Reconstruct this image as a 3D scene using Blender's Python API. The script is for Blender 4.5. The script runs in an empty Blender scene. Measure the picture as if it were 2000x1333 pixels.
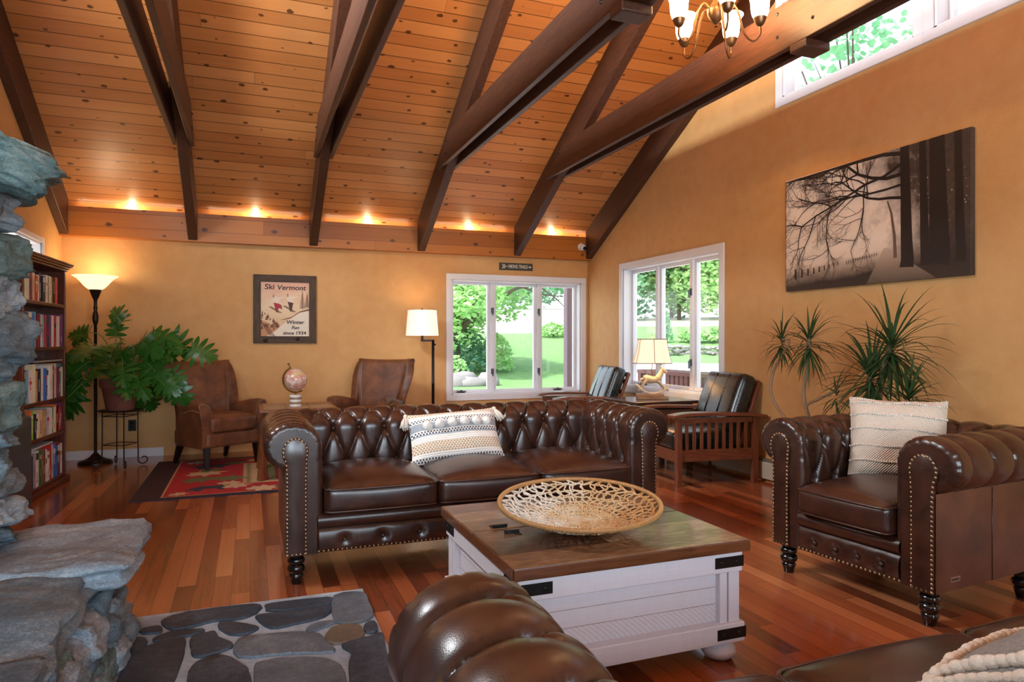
import bpy, math, random
from mathutils import Vector, Matrix, Euler, noise
RND = random.Random(11)
scene = bpy.context.scene
COL = scene.collection
PI = math.pi
def rad(a): return a * PI / 180.0
def U(a, b): return RND.uniform(a, b)

# ------------------------------------------------------------------ camera
FPX, TH, EYE, HOR = 1333.0, rad(21.02), 1.2, 666.5
FW = Vector((math.sin(TH), math.cos(TH), 0)); RT = Vector((math.cos(TH), -math.sin(TH), 0))
cd = bpy.data.cameras.new('camera'); cam = bpy.data.objects.new('camera', cd); COL.objects.link(cam)
cam.location = (0, 0, EYE); cam.rotation_euler = (PI / 2, 0, -TH)
cd.sensor_width = 36; cd.lens = FPX / 2000 * 36; cd.clip_start = 0.05; cd.clip_end = 500
scene.camera = cam
def onfloor(px, py, z=0.0):
    d = FW + RT * ((px - 1000) / FPX) + Vector((0, 0, 1)) * ((HOR - py) / FPX)
    t = (z - EYE) / d.z
    return Vector((d.x * t, d.y * t, z))

# ------------------------------------------------------------------ mesh builder
class MB:
    def __init__(s): s.v = []; s.f = []; s.mi = []
    def add(s, vs, fs, m=0, M=None):
        o = len(s.v)
        if M is not None: vs = [M @ Vector(p) for p in vs]
        s.v += [tuple(p) for p in vs]
        s.f += [tuple(o + i for i in f) for f in fs]; s.mi += [m] * len(fs)
        return s
    def box(s, x0, x1, y0, y1, z0, z1, m=0, M=None):
        v = [(x0,y0,z0),(x1,y0,z0),(x1,y1,z0),(x0,y1,z0),(x0,y0,z1),(x1,y0,z1),(x1,y1,z1),(x0,y1,z1)]
        return s.add(v, [(3,2,1,0),(4,5,6,7),(0,1,5,4),(1,2,6,5),(2,3,7,6),(3,0,4,7)], m, M)
    def bar(s, a, b, w, h, m=0, up=(0,0,1), taper=1.0):
        a = Vector(a); b = Vector(b); d = (b - a).normalized(); r = d.cross(Vector(up))
        if r.length < 1e-4: r = d.cross(Vector((0,1,0)))
        r.normalize(); u = r.cross(d)
        v = []
        for p, k in ((a, 1), (b, taper)):
            for i, j in ((-1,-1),(1,-1),(1,1),(-1,1)): v.append(p + r * (i*w/2*k) + u * (j*h/2*k))
        return s.add(v, [(3,2,1,0),(4,5,6,7),(0,1,5,4),(1,2,6,5),(2,3,7,6),(3,0,4,7)], m)
    def tube(s, pts, r, n=8, m=0, closed=False, cap=True, flat=1.0):
        pts = [Vector(p) for p in pts]; N = len(pts); rr = r if isinstance(r, (list, tuple)) else [r] * N
        vs = []; ref = None
        for i, p in enumerate(pts):
            a = pts[i-1] if (i > 0 or closed) else p; b = pts[(i+1) % N] if (i < N-1 or closed) else p
            t = (b - a)
            t = t.normalized() if t.length > 1e-9 else Vector((0,0,1))
            if ref is None:
                ref = t.orthogonal().normalized()
            ref = ref - t * ref.dot(t)
            ref = ref.normalized() if ref.length > 1e-6 else t.orthogonal().normalized()
            c = t.cross(ref)
            for k in range(n):
                q = 2*PI*k/n
                vs.append(p + ref * (math.cos(q)*rr[i]) + c * (math.sin(q)*rr[i]*flat))
        fs = []
        for i in range(N if closed else N-1):
            j = (i+1) % N
            for k in range(n):
                l = (k+1) % n
                fs.append((i*n+k, i*n+l, j*n+l, j*n+k))
        if cap and not closed:
            fs.append(tuple(range(n-1, -1, -1))); fs.append(tuple((N-1)*n + k for k in range(n)))
        return s.add(vs, fs, m)
    def lathe(s, prof, n=24, c=(0,0,0), m=0, M=None):
        vs = []; fs = []; N = len(prof)
        for r, z in prof:
            for k in range(n):
                q = 2*PI*k/n
                vs.append((c[0]+r*math.cos(q), c[1]+r*math.sin(q), c[2]+z))
        for i in range(N-1):
            for k in range(n):
                l = (k+1) % n
                fs.append((i*n+k, i*n+l, (i+1)*n+l, (i+1)*n+k))
        if prof[0][0] > 1e-4: fs.append(tuple(range(n-1, -1, -1)))
        if prof[-1][0] > 1e-4: fs.append(tuple((N-1)*n+k for k in range(n)))
        return s.add(vs, fs, m, M)
    def grid(s, fn, nu, nv, m=0, cu=False, cv=False, flip=False):
        vs = []; fs = []
        for i in range(nu):
            for j in range(nv): vs.append(fn(i/(nu if cu else nu-1), j/(nv if cv else nv-1)))
        for i in range(nu if cu else nu-1):
            for j in range(nv if cv else nv-1):
                a, b = (i+1) % nu, (j+1) % nv
                q = (i*nv+j, a*nv+j, a*nv+b, i*nv+b)
                fs.append(q[::-1] if flip else q)
        return s.add(vs, fs, m)
    def prism(s, poly, a0, a1, axis='x', m=0, M=None):
        n = len(poly)
        def P(p, t):
            return (t, p[0], p[1]) if axis == 'x' else ((p[0], t, p[1]) if axis == 'y' else (p[0], p[1], t))
        vs = [P(p, a0) for p in poly] + [P(p, a1) for p in poly]
        fs = [tuple(range(n-1, -1, -1)), tuple(range(n, 2*n))]
        for i in range(n):
            j = (i+1) % n; fs.append((i, j, n+j, n+i))
        return s.add(vs, fs, m, M)
    def ball(s, c, r, nu=10, nv=6, m=0, sc=(1,1,1)):
        prof = [(math.sin(PI*i/nv), -math.cos(PI*i/nv)) for i in range(nv+1)]
        M = Matrix.Translation(Vector(c)) @ Matrix.Diagonal((r*sc[0], r*sc[1], r*sc[2], 1))
        return s.lathe(prof, nu, m=m, M=M)
    def soft(s, x0, x1, y0, y1, z0, z1, r, crown=0.0, n=8, m=0, M=None, sag=0.0, front=0.0):
        """rounded box with a crowned top"""
        cx, cy, cz = (x0+x1)/2, (y0+y1)/2, (z0+z1)/2; hx, hy, hz = (x1-x0)/2, (y1-y0)/2, (z1-z0)/2
        def warp(t): return math.copysign(abs(t)**0.72, t)
        vs = []; fs = []; idx = {}
        def V(p):
            k = tuple(round(t, 5) for t in p)
            if k in idx: return idx[k]
            q = Vector((warp(p[0])*hx, warp(p[1])*hy, warp(p[2])*hz))
            inn = Vector((max(-hx+r, min(hx-r, q.x)), max(-hy+r, min(hy-r, q.y)), max(-hz+r, min(hz-r, q.z))))
            d = q - inn
            if d.length > 1e-9: q = inn + d.normalized() * r
            w = max(0, 1-(q.x/hx)**2) ** 0.7 * max(0, 1-(q.y/hy)**2) ** 0.7
            q.z += crown * w * max(0, (q.z/hz + 1)/2) - sag * w * max(0, (1 - q.z/hz)/2)
            wf = max(0, 1-(q.x/hx)**2) * max(0, 1-(q.z/hz)**2)
            if q.y < 0: q.y -= front * wf
            idx[k] = len(vs); vs.append((q.x+cx, q.y+cy, q.z+cz)); return idx[k]
        for ax in range(3):
            for sg in (-1, 1):
                for i in range(n):
                    for j in range(n):
                        quad = []
                        for a, b in ((i,j),(i+1,j),(i+1,j+1),(i,j+1)):
                            p = [0,0,0]; p[ax] = sg; p[(ax+1)%3] = -1+2*a/n; p[(ax+2)%3] = -1+2*b/n
                            quad.append(V(p))
                        fs.append(tuple(quad) if sg > 0 else tuple(quad[::-1]))
        return s.add(vs, fs, m, M)
    def build(s, name, mats, parent=None, smooth=40, bevel=0.0, sub=0, seg=2):
        me = bpy.data.meshes.new(name); me.from_pydata(s.v, [], s.f)
        ml = mats if isinstance(mats, (list, tuple)) else [mats]
        for m in ml: me.materials.append(m)
        if len(ml) > 1: me.polygons.foreach_set('material_index', s.mi)
        if smooth:
            me.polygons.foreach_set('use_smooth', [True]*len(me.polygons))
            if smooth < 180: me.set_sharp_from_angle(angle=rad(smooth))
        me.update()
        o = bpy.data.objects.new(name, me); COL.objects.link(o)
        if parent is not None: o.parent = parent
        if bevel:
            b = o.modifiers.new('bevel', 'BEVEL'); b.width = bevel; b.segments = seg; b.limit_method = 'ANGLE'; b.angle_limit = rad(35)
        if sub:
            b = o.modifiers.new('sub', 'SUBSURF'); b.levels = sub; b.render_levels = sub
        return o

def tag(o, label=None, cat=None, group=None, kind=None):
    if label: o['label'] = label
    if cat: o['category'] = cat
    if group: o['group'] = group
    if kind: o['kind'] = kind
    return o
def thing(name, label, cat, loc=(0,0,0), rz=0.0, group=None):
    o = bpy.data.objects.new(name, None); o.empty_display_size = 0.1; COL.objects.link(o)
    o.location = loc; o.rotation_euler = (0, 0, rz)
    return tag(o, label, cat, group)
def struct(o, label=None):
    o['kind'] = 'structure'
    if label: o['label'] = label
    return o
def kids(o): return [c for c in bpy.data.objects if c.parent == o]
def copy_tree(o, parent=None):
    c = o.copy(); COL.objects.link(c)
    if parent is not None: c.parent = parent
    for ch in kids(o): copy_tree(ch, c)
    return c
def text(body, size, name, m, parent, M, shear=0.0, align='CENTER', ext=0.0004, sx=1.0, offset=0.0):
    c = bpy.data.curves.new(name, 'FONT'); c.body = body; c.size = size; c.shear = shear
    c.align_x = align; c.align_y = 'CENTER'; c.extrude = ext; c.offset = offset
    tmp = bpy.data.objects.new(name, c); COL.objects.link(tmp); bpy.context.view_layer.update()
    me = bpy.data.meshes.new_from_object(tmp.evaluated_get(bpy.context.evaluated_depsgraph_get())); bpy.data.objects.remove(tmp)
    me.materials.clear(); me.materials.append(m)
    o = bpy.data.objects.new(name, me); COL.objects.link(o)
    o.parent = parent; o.matrix_local = M @ Matrix.Diagonal((sx, 1, 1, 1))
    return o
def catmull(pts, n=6, closed=False):
    P = [Vector(p) for p in pts]; out = []; N = len(P)
    for i in range(N if closed else N-1):
        if closed: p0, p1, p2, p3 = P[i-1], P[i], P[(i+1)%N], P[(i+2)%N]
        else: p0, p1, p2, p3 = P[max(i-1,0)], P[i], P[i+1], P[min(i+2,N-1)]
        for k in range(n):
            t = k/n
            out.append(0.5*((2*p1)+(p2-p0)*t+(2*p0-5*p1+4*p2-p3)*t*t+(3*p1-p0-3*p2+p3)*t**3))
    if not closed: out.append(P[-1])
    return out

# ------------------------------------------------------------------ materials
def lin(c):
    c = c/255.0
    return c/12.92 if c <= 0.04045 else ((c+0.055)/1.055)**2.4
def S(r, g, b): return (lin(r), lin(g), lin(b), 1.0)
class G:
    """tiny node-graph helper"""
    def __init__(s, name):
        s.mat = bpy.data.materials.new(name); s.mat.use_nodes = True; s.t = s.mat.node_tree
        s.b = s.t.nodes['Principled BSDF']; s.out = s.t.nodes['Material Output']
    def n(s, kind, **kw):
        x = s.t.nodes.new(kind)
        for k, v in kw.items(): setattr(x, k, v)
        return x
    def put(s, sock, v):
        if isinstance(v, bpy.types.NodeSocket): s.t.links.new(v, sock)
        elif v is not None: sock.default_value = v
    def coord(s, which='Object'): return s.n('ShaderNodeTexCoord').outputs[which]
    def sep(s, v):
        x = s.n('ShaderNodeSeparateXYZ'); s.put(x.inputs[0], v); return x.outputs
    def comb(s, a, b, c):
        x = s.n('ShaderNodeCombineXYZ')
        for i, q in enumerate((a, b, c)): s.put(x.inputs[i], q)
        return x.outputs[0]
    def m(s, op, a, b=None, c=None):
        x = s.n('ShaderNodeMath', operation=op)
        for i, q in enumerate((a, b, c)):
            if q is not None: s.put(x.inputs[i], q)
        return x.outputs[0]
    def map(s, v, scale=(1,1,1), loc=(0,0,0), rot=(0,0,0)):
        x = s.n('ShaderNodeMapping'); s.put(x.inputs[0], v); x.inputs[1].default_value = loc; x.inputs[2].default_value = rot; x.inputs[3].default_value = scale
        return x.outputs[0]
    def noise(s, v, scale, detail=4, rough=0.55, dist=0.0):
        x = s.n('ShaderNodeTexNoise'); s.put(x.inputs['Vector'], v); x.inputs['Scale'].default_value = scale
        x.inputs['Detail'].default_value = detail; x.inputs['Roughness'].default_value = rough; x.inputs['Distortion'].default_value = dist
        return x.outputs['Fac']
    def vor(s, v, scale, feature='F1', out='Distance', rand=1.0, dims='3D'):
        x = s.n('ShaderNodeTexVoronoi', feature=feature, voronoi_dimensions=dims); s.put(x.inputs['Vector'], v); x.inputs['Scale'].default_value = scale
        x.inputs['Randomness'].default_value = rand
        return x.outputs[out]
    def white(s, v):
        x = s.n('ShaderNodeTexWhiteNoise', noise_dimensions='3D'); s.put(x.inputs['Vector'], v); return x.outputs['Value']
    def ramp(s, f, stops, interp='LINEAR'):
        x = s.n('ShaderNodeValToRGB'); s.put(x.inputs[0], f); e = x.color_ramp.elements; x.color_ramp.interpolation = interp
        while len(e) < len(stops): e.new(0.5)
        for q, (p, c) in zip(e, stops): q.position = p; q.color = c if len(c) == 4 else (*c, 1)
        return x.outputs[0]
    def mix(s, f, a, b, blend='MIX'):
        x = s.n('ShaderNodeMix', data_type='RGBA', blend_type=blend)
        s.put(x.inputs[0], f); s.put(x.inputs[6], a); s.put(x.inputs[7], b); return x.outputs[2]
    def bump(s, h, strength=0.3, dist=0.01, normal=None):
        x = s.n('ShaderNodeBump'); x.inputs['Strength'].default_value = strength; x.inputs['Distance'].default_value = dist
        s.put(x.inputs['Height'], h)
        if normal is not None: s.put(x.inputs['Normal'], normal)
        return x.outputs[0]
    def fin(s, color=None, rough=None, normal=None, metal=None, coat=None, coat_rough=None, spec=None, sheen=None):
        b = s.b.inputs
        for k, v in (('Base Color', color), ('Roughness', rough), ('Normal', normal), ('Metallic', metal), ('Coat Weight', coat),
                     ('Coat Roughness', coat_rough), ('Specular IOR Level', spec), ('Sheen Weight', sheen)):
            if v is not None: s.put(b[k], v)
        return s.mat
def grey(v): return (v, v, v, 1)
def plain(name, c, rough=0.5, metal=0.0, var=0.0, vs=8.0, bump=0.0, bs=60.0, coat=0.0, spec=None, sheen=None):
    g = G(name); co = g.coord(); col = c; nrm = None
    if var:
        f = g.noise(co, vs, 5)
        col = g.mix(f, tuple(x*(1-var) for x in c[:3])+(1,), tuple(min(1, x*(1+var)) for x in c[:3])+(1,))
    if bump: nrm = g.bump(g.noise(co, bs, 6), bump, 0.01)
    return g.fin(col, rough, nrm, metal, coat, 0.15 if coat else None, spec, sheen)
def wood(name, c1, c2, axis='x', scale=6.0, rough=0.45, bump=0.15, coat=0.0, stretch=12.0, knots=False):
    g = G(name); co = g.coord()
    k = {'x': (1, stretch, stretch), 'y': (stretch, 1, stretch), 'z': (stretch, stretch, 1)}[axis]
    v = g.map(co, k); f = g.noise(v, scale, 6, 0.6, 0.6); f2 = g.noise(co, scale*0.6, 3)
    col = g.ramp(f, [(0.3, c1), (0.7, c2)])
    col = g.mix(g.m('MULTIPLY', f2, 0.45), col, c1)
    return g.fin(col, rough, g.bump(f, bump, 0.004), coat=coat)
def emit(name, c, strength, base=(0.8,0.75,0.65,1)):
    g = G(name); b = g.b.inputs; b['Base Color'].default_value = base; b['Emission Color'].default_value = c; b['Emission Strength'].default_value = strength
    b['Roughness'].default_value = 0.4
    return g.mat
def planks(name, across, along, width, length, stops, gap=0.02, gapcol=S(40,18,8), rough=0.3, coat=0.0, knots=0.0, bump=0.25, grain=(40, 3.0), big=0.0, rv=0.7, gw=0.6):
    g = G(name); o = g.sep(g.coord())
    a, l = o[across], o[along]
    ra = g.m('DIVIDE', a, width); row = g.m('FLOOR', ra); fr = g.m('SUBTRACT', ra, row)
    jit = g.white(g.comb(row, 3.3, 1.7))
    lb = g.m('ADD', g.m('DIVIDE', l, length), g.m('MULTIPLY', jit, 7.0)); idx = g.m('FLOOR', lb); fl = g.m('SUBTRACT', lb, idx)
    r = g.white(g.comb(row, idx, 5.1))
    gv = g.comb(g.m('MULTIPLY', a, grain[0]), g.m('ADD', g.m('MULTIPLY', l, grain[1]), g.m('MULTIPLY', r, 50.0)), g.m('MULTIPLY', r, 9.0))
    gr = g.noise(gv, 1.0, 5, 0.6, 0.15)
    tone = g.m('ADD', g.m('ADD', g.m('MULTIPLY', r, rv), (.7-rv)/2), g.m('MULTIPLY', g.m('SUBTRACT', gr, 0.35), gw))
    if big: tone = g.m('ADD', tone, g.m('MULTIPLY', g.m('SUBTRACT', g.noise(g.coord(), 1.1, 3), 0.5), big))
    col = g.ramp(tone, stops)
    if knots:
        kv = g.comb(g.m('MULTIPLY', a, 1.15), g.m('MULTIPLY', l, 0.75), 0.0)
        d = g.vor(kv, knots, dims='2D'); d2 = g.m('ADD', d, g.m('MULTIPLY', g.m('SUBTRACT', g.noise(g.coord(), 40, 3), 0.5), 0.12))
        sel = g.vor(kv, knots, out='Color', dims='2D'); sz = g.m('MULTIPLY', g.sep(sel)[0], .075)
        k = g.ramp(g.m('SUBTRACT', d2, sz), [(0.0, grey(.85)), (0.035, grey(0))])
        col = g.mix(k, col, S(62,30,12))
    e1 = g.m('LESS_THAN', fr, gap); e2 = g.m('LESS_THAN', fl, 0.0022/length)
    e = g.m('MAXIMUM', e1, e2)
    col = g.mix(g.m('MULTIPLY', e, 0.85), col, gapcol)
    h = g.m('SUBTRACT', g.m('MULTIPLY', gr, 0.12), e)
    return g.fin(col, rough, g.bump(h, bump, 0.004), coat=coat, coat_rough=0.12)
def leather(name, c1, c2, rough=0.33, grain=260.0, bump=0.12, mott=7.0, coat=0.25):
    g = G(name); co = g.coord()
    f = g.noise(co, mott, 5, 0.6, 0.3); f2 = g.noise(co, mott*5, 3)
    col = g.ramp(g.m('ADD', g.m('MULTIPLY', f, 0.8), g.m('MULTIPLY', f2, 0.2)), [(0.3, c1), (0.68, c2)])
    v = g.vor(co, grain)
    r = g.m('ADD', rough-0.06, g.m('MULTIPLY', f, 0.14))
    return g.fin(col, r, g.bump(v, bump, 0.003), coat=coat, coat_rough=0.25)
def stone(name, c1, c2, c3, scale=4.0, rough=0.75, bump=0.6, band=(1,1,5)):
    g = G(name); co = g.coord(); v = g.map(co, band, rot=(0.35, 0.2, 0.3))
    f = g.noise(v, scale, 8, 0.68, 0.5); f2 = g.noise(co, scale*11, 6, 0.75); f3 = g.noise(g.map(co, (1,1,2.2)), scale*32, 4, 0.7)
    cr = g.vor(g.map(v, (1,1,1.5)), scale*1.8, 'DISTANCE_TO_EDGE')
    col = g.ramp(g.m('ADD', g.m('MULTIPLY', f, 0.55), g.m('ADD', g.m('MULTIPLY', f2, 0.3), g.m('MULTIPLY', f3, 0.2))), [(0.38, c1), (0.53, c2), (0.68, c3)])
    col = g.mix(g.ramp(f3, [(.60, grey(0)), (.70, grey(.55))]), col, tuple(min(1, x*1.7) for x in c3[:3])+(1,)); col = g.mix(g.ramp(f3, [(.30, grey(.6)), (.38, grey(0))]), col, tuple(x*.35 for x in c1[:3])+(1,))
    h = g.m('ADD', g.m('ADD', g.m('MULTIPLY', f, 0.8), g.m('ADD', g.m('MULTIPLY', f2, 0.6), g.m('MULTIPLY', f3, .25))), g.m('MULTIPLY', g.m('MINIMUM', cr, 0.03), 2.0))
    return g.fin(col, rough, g.bump(h, bump, 0.03))
# ------------------------------------------------------------------ shared materials
def wallpaint():
    g = G('wall_paint'); co = g.coord()
    f = g.noise(co, 1.6, 5, 0.6); f2 = g.noise(co, 9, 4)
    col = g.ramp(g.m('ADD', g.m('MULTIPLY', f, 0.6), g.m('MULTIPLY', f2, 0.4)), [(0.35, S(206,154,96)), (0.65, S(217,169,111))])
    h = g.m('ADD', g.noise(co, 70, 5, 0.7), g.m('MULTIPLY', g.noise(co, 22, 3), 0.7))
    return g.fin(col, 0.62, g.bump(h, 0.35, 0.006), spec=0.3)
M_WALL = wallpaint()
M_FLOOR = planks('cherry_floorboards', 0, 1, 0.083, 0.95, [(0.05, S(102,50,31)), (0.3, S(148,80,48)), (0.6, S(178,104,64)), (0.95, S(206,137,88))], gap=0.022, rough=0.22, coat=0.35, bump=0.12, grain=(70, 2.2), gw=.32)
M_CEIL = planks('pine_ceiling_boards', 1, 0, 0.125, 9.0, [(-0.0, S(178,110,58)), (0.4, S(196,126,70)), (0.8, S(208,138,80)), (1.0, S(216,150,92))], gap=0.055, gapcol=S(60,28,12), rough=0.36, knots=4.4, bump=0.35, grain=(26, 1.3), big=0.5)
M_FRIEZE = planks('pine_frieze_boards', 2, 0, 0.1465, 3.0, [(0.0, S(150,82,22)), (0.5, S(178,104,32)), (1.0, S(196,120,42))], gap=0.025, gapcol=S(60,28,10), rough=0.4, knots=4.0, bump=0.3, grain=(26, 1.4))
M_BEAM = wood('dark_stained_beam', S(50,28,18), S(90,52,34), 'y', 5, 0.5, 0.2)
M_WHITE = plain('white_trim_paint', S(232,232,236), 0.4, var=0.03, vs=3)
M_BRONZE = plain('chandelier_bronze', S(128,92,62), 0.34, 0.75, var=.15, vs=30)
M_LAMPBLK = plain('oil_rubbed_bronze', S(48,38,30), 0.38, 0.7, var=0.15, vs=20)
M_BLACK = plain('black_iron', S(26,24,24), 0.42, 0.5, bump=0.08, bs=150)
M_BRASS = plain('antique_brass', S(150,118,66), 0.32, 0.9)
M_GLASSLIT = emit('lit_frosted_glass', S(255,214,150), 6.5)

YB, XR, XL, YF = 7.97, 4.12, -1.75, -1.55
SL, ZC0 = 0.545, 2.60      # ceiling slope; height of the planks at the frieze
YRIDGE = 3.2
def zceil(y): return ZC0 + SL*(7.86-y)

# floor
struct(MB().box(XL-.12, XR+.12, YF-.12, YB+.12, -0.12, 0).build('floor', M_FLOOR, smooth=0), 'reddish cherry strip floor of the lounge')

def wall(name, axis, c0, c1, u0, u1, z0, z1, holes, label):
    us = sorted({u0, u1, *[h[0] for h in holes], *[h[1] for h in holes]}); zs = sorted({z0, z1, *[h[2] for h in holes], *[h[3] for h in holes]})
    b = MB()
    for i in range(len(us)-1):
        for j in range(len(zs)-1):
            uc, zc = (us[i]+us[i+1])/2, (zs[j]+zs[j+1])/2
            if any(h[0] < uc < h[1] and h[2] < zc < h[3] for h in holes): continue
            if axis == 'y': b.box(us[i], us[i+1], c0, c1, zs[j], zs[j+1])
            else: b.box(c0, c1, us[i], us[i+1], zs[j], zs[j+1])
    return struct(b.build(name, M_WALL, smooth=0), label)
WT = 0.16
LW = (2.21, 4.09, 0.475, 2.018)      # window in the back wall  (x0,x1,z0,z1) outside of the casing
RW = (5.21, 7.13, 0.605, 2.118)      # window in the right wall (y0,y1,z0,z1)
HW1 = (3.20, 4.54, 3.145, 4.06); HW2 = (1.86, 3.20, 3.145, 4.06)
SW = (5.9, 7.29, 1.72, 2.13)         # little window in the left wall
CW = 0.07
def hole(w, c=CW): return (w[0]+c-0.005, w[1]-c+0.005, w[2]+c-0.005, w[3]-c+0.005)
LWN = [(1.0, 2.5, 3.0, 3.75), (3.0, 4.5, 3.2, 4.05)]   # unseen high windows added in the left gable to bring in light
RWN = [(-1.2, 0.6, 0.55, 2.2), (1.0, 2.8, 0.55, 2.2)]   # windows behind the photographer
wall('wall_back', 'y', YB, YB+WT, XL-WT, XR+WT, 0, 2.58, [hole(LW)], 'ochre plastered far wall with the poster and a window')
wall('wall_right', 'x', XR, XR+WT, YF, YB, 0, 5.3, [hole(RW), hole(HW1), hole(HW2)], 'ochre plastered gable wall with the large canvas')
wall('wall_left', 'x', XL-WT, XL, YF, YB, 0, 5.3, [hole(SW, .05)] + [hole(w) for w in LWN], 'ochre plastered wall behind the bookcase')
wall('wall_front', 'y', YF-WT, YF, XL-WT, XR+WT, 0, 2.75, [hole(w) for w in RWN], 'ochre wall with two windows behind the photographer')

# ceiling: two slopes of boards (own objects, local x along the room, local y up the slope)
def slope(name, y0, z0, y1, z1, label):
    L = math.hypot(y1-y0, z1-z0); xm = (XL+XR)/2; hw_ = (XR-XL)/2+.5; b = MB().box(-hw_, hw_, 0, L, 0, 0.14)
    o = b.build(name, M_CEIL, smooth=0)
    d = Vector((0, y1-y0, z1-z0)).normalized(); x = Vector((1,0,0)) if y1 < y0 else Vector((-1,0,0))
    n = x.cross(d)
    if n.z < 0: x = -x; n = -n
    M = Matrix((x, d, n)).transposed().to_4x4(); M.translation = Vector((xm, y0, z0)); o.matrix_world = M
    return struct(o, label)
ze = zceil(YB+.45)
slope('ceiling', YB+.45, ze, YRIDGE, zceil(YRIDGE), 'sloped pine board ceiling rising from the far wall')
slope('ceiling.001', 2*YRIDGE-(YB+.45), ze, YRIDGE, zceil(YRIDGE), 'sloped pine board ceiling over the near half of the room')

# frieze boards in front of the cove lights
b = MB().box(XL, XR, 7.85, 7.875, 2.243, 2.536)
b.box(XL, XR, 7.875, 7.97, 2.243, 2.262); b.box(XL, XR, 7.875, 7.97, 2.44, 2.454)
struct(b.build('trim_1', M_FRIEZE, smooth=0), 'knotty pine frieze along the top of the far wall hiding the cove lights')
struct(MB().box(XL, -0.84, YB-.014, YB, 0, 0.092).build('baseboard_back', M_WHITE, smooth=0, bevel=.003), 'short white baseboard under the outlet')
struct(MB().box(XR-.014, XR, YF, 2.6, 0, 0.092).build('baseboard_right', M_WHITE, smooth=0, bevel=.003), 'white baseboard on the gable wall')

# rafters and the paired tie beams
RX = [-1.715, -0.555, 0.66, 1.878, 3.09, 4.08]
lab = ['dark rafter against the left wall', 'dark rafter leftmost of the four that carry tie beams', 'dark rafter second from the left with a tie beam', 'dark rafter third from the left with a tie beam',
       'dark rafter fourth from the left above the back window', 'dark rafter lying against the gable wall with the canvas']
for x, l in zip(RX, lab):
    w = 0.045; b = MB()
    y0, yr = 7.86, YRIDGE
    b.prism([(y0, 2.25), (yr, 2.25+SL*(y0-yr)), (yr, 2.62+SL*(y0-yr)), (y0, 2.62)], x-w if x > -1.6 else XL+.001, x+w if x < 4 else XR-.001, 'x')
    struct(b.build('rafter_beam', M_BEAM, smooth=0, bevel=.006), l)
zt0, zt1 = 2.955, 3.235
for i, x in enumerate(RX[1:5]):
    b = MB()
    for s in (-1, 1):
        xa, xb = (x+s*.047, x+s*.09) if s > 0 else (x-.09, x-.047)
        b.prism([(6.78, zt0), (6.66, zt0+.10), (6.34, zt1), (0.05, zt1), (-0.35, zt0)], xa, xb, 'x')
    o = b.build('tie_beam', M_BEAM, smooth=0, bevel=.006)
    struct(o, ['leftmost double tie beam', 'second double tie beam from the left', 'third double tie beam from the left', 'double tie beam crossing in front of the high window'][i])
    MB().box(x-.094, x+.094, 3.07, 3.20, zt0-.05, zt0+.004).build('spacer_block', M_BEAM, o, smooth=0, bevel=.01)
    bo = MB()
    for yy, zz in ((6.45, 3.03), (6.45, 3.15), (3.02, 3.05), (3.02, 3.19), (3.3, 3.05), (3.3, 3.19)):
        for s in (-1, 1): bo.ball((x+s*.09, yy, zz), .011, 8, 4)
    bo.build('bolt', M_BLACK, o)

# ------------------------------------------------------------------ windows
def glassmat():
    g = G('window_glass'); t = g.n('ShaderNodeBsdfTransparent'); gl = g.n('ShaderNodeBsdfGlossy'); gl.inputs['Roughness'].default_value = 0.02
    lw = g.n('ShaderNodeLayerWeight'); lw.inputs[0].default_value = .5
    fr = g.n('ShaderNodeMath', operation='MULTIPLY_ADD'); g.t.links.new(g.m('POWER', lw.outputs['Facing'], 4.0), fr.inputs[0]); fr.inputs[1].default_value = .6; fr.inputs[2].default_value = .025
    mx = g.n('ShaderNodeMixShader'); t.inputs[0].default_value = (0.97, 0.985, 0.98, 1)
    g.t.links.new(fr.outputs[0], mx.inputs[0]); g.t.links.new(t.outputs[0], mx.inputs[1]); g.t.links.new(gl.outputs[0], mx.inputs[2]); g.t.links.new(mx.outputs[0], g.out.inputs[0])
    return g.mat
M_GLASS = glassmat()
M_HARD = plain('window_hardware', S(88,92,98), 0.35, 0.7)
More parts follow.
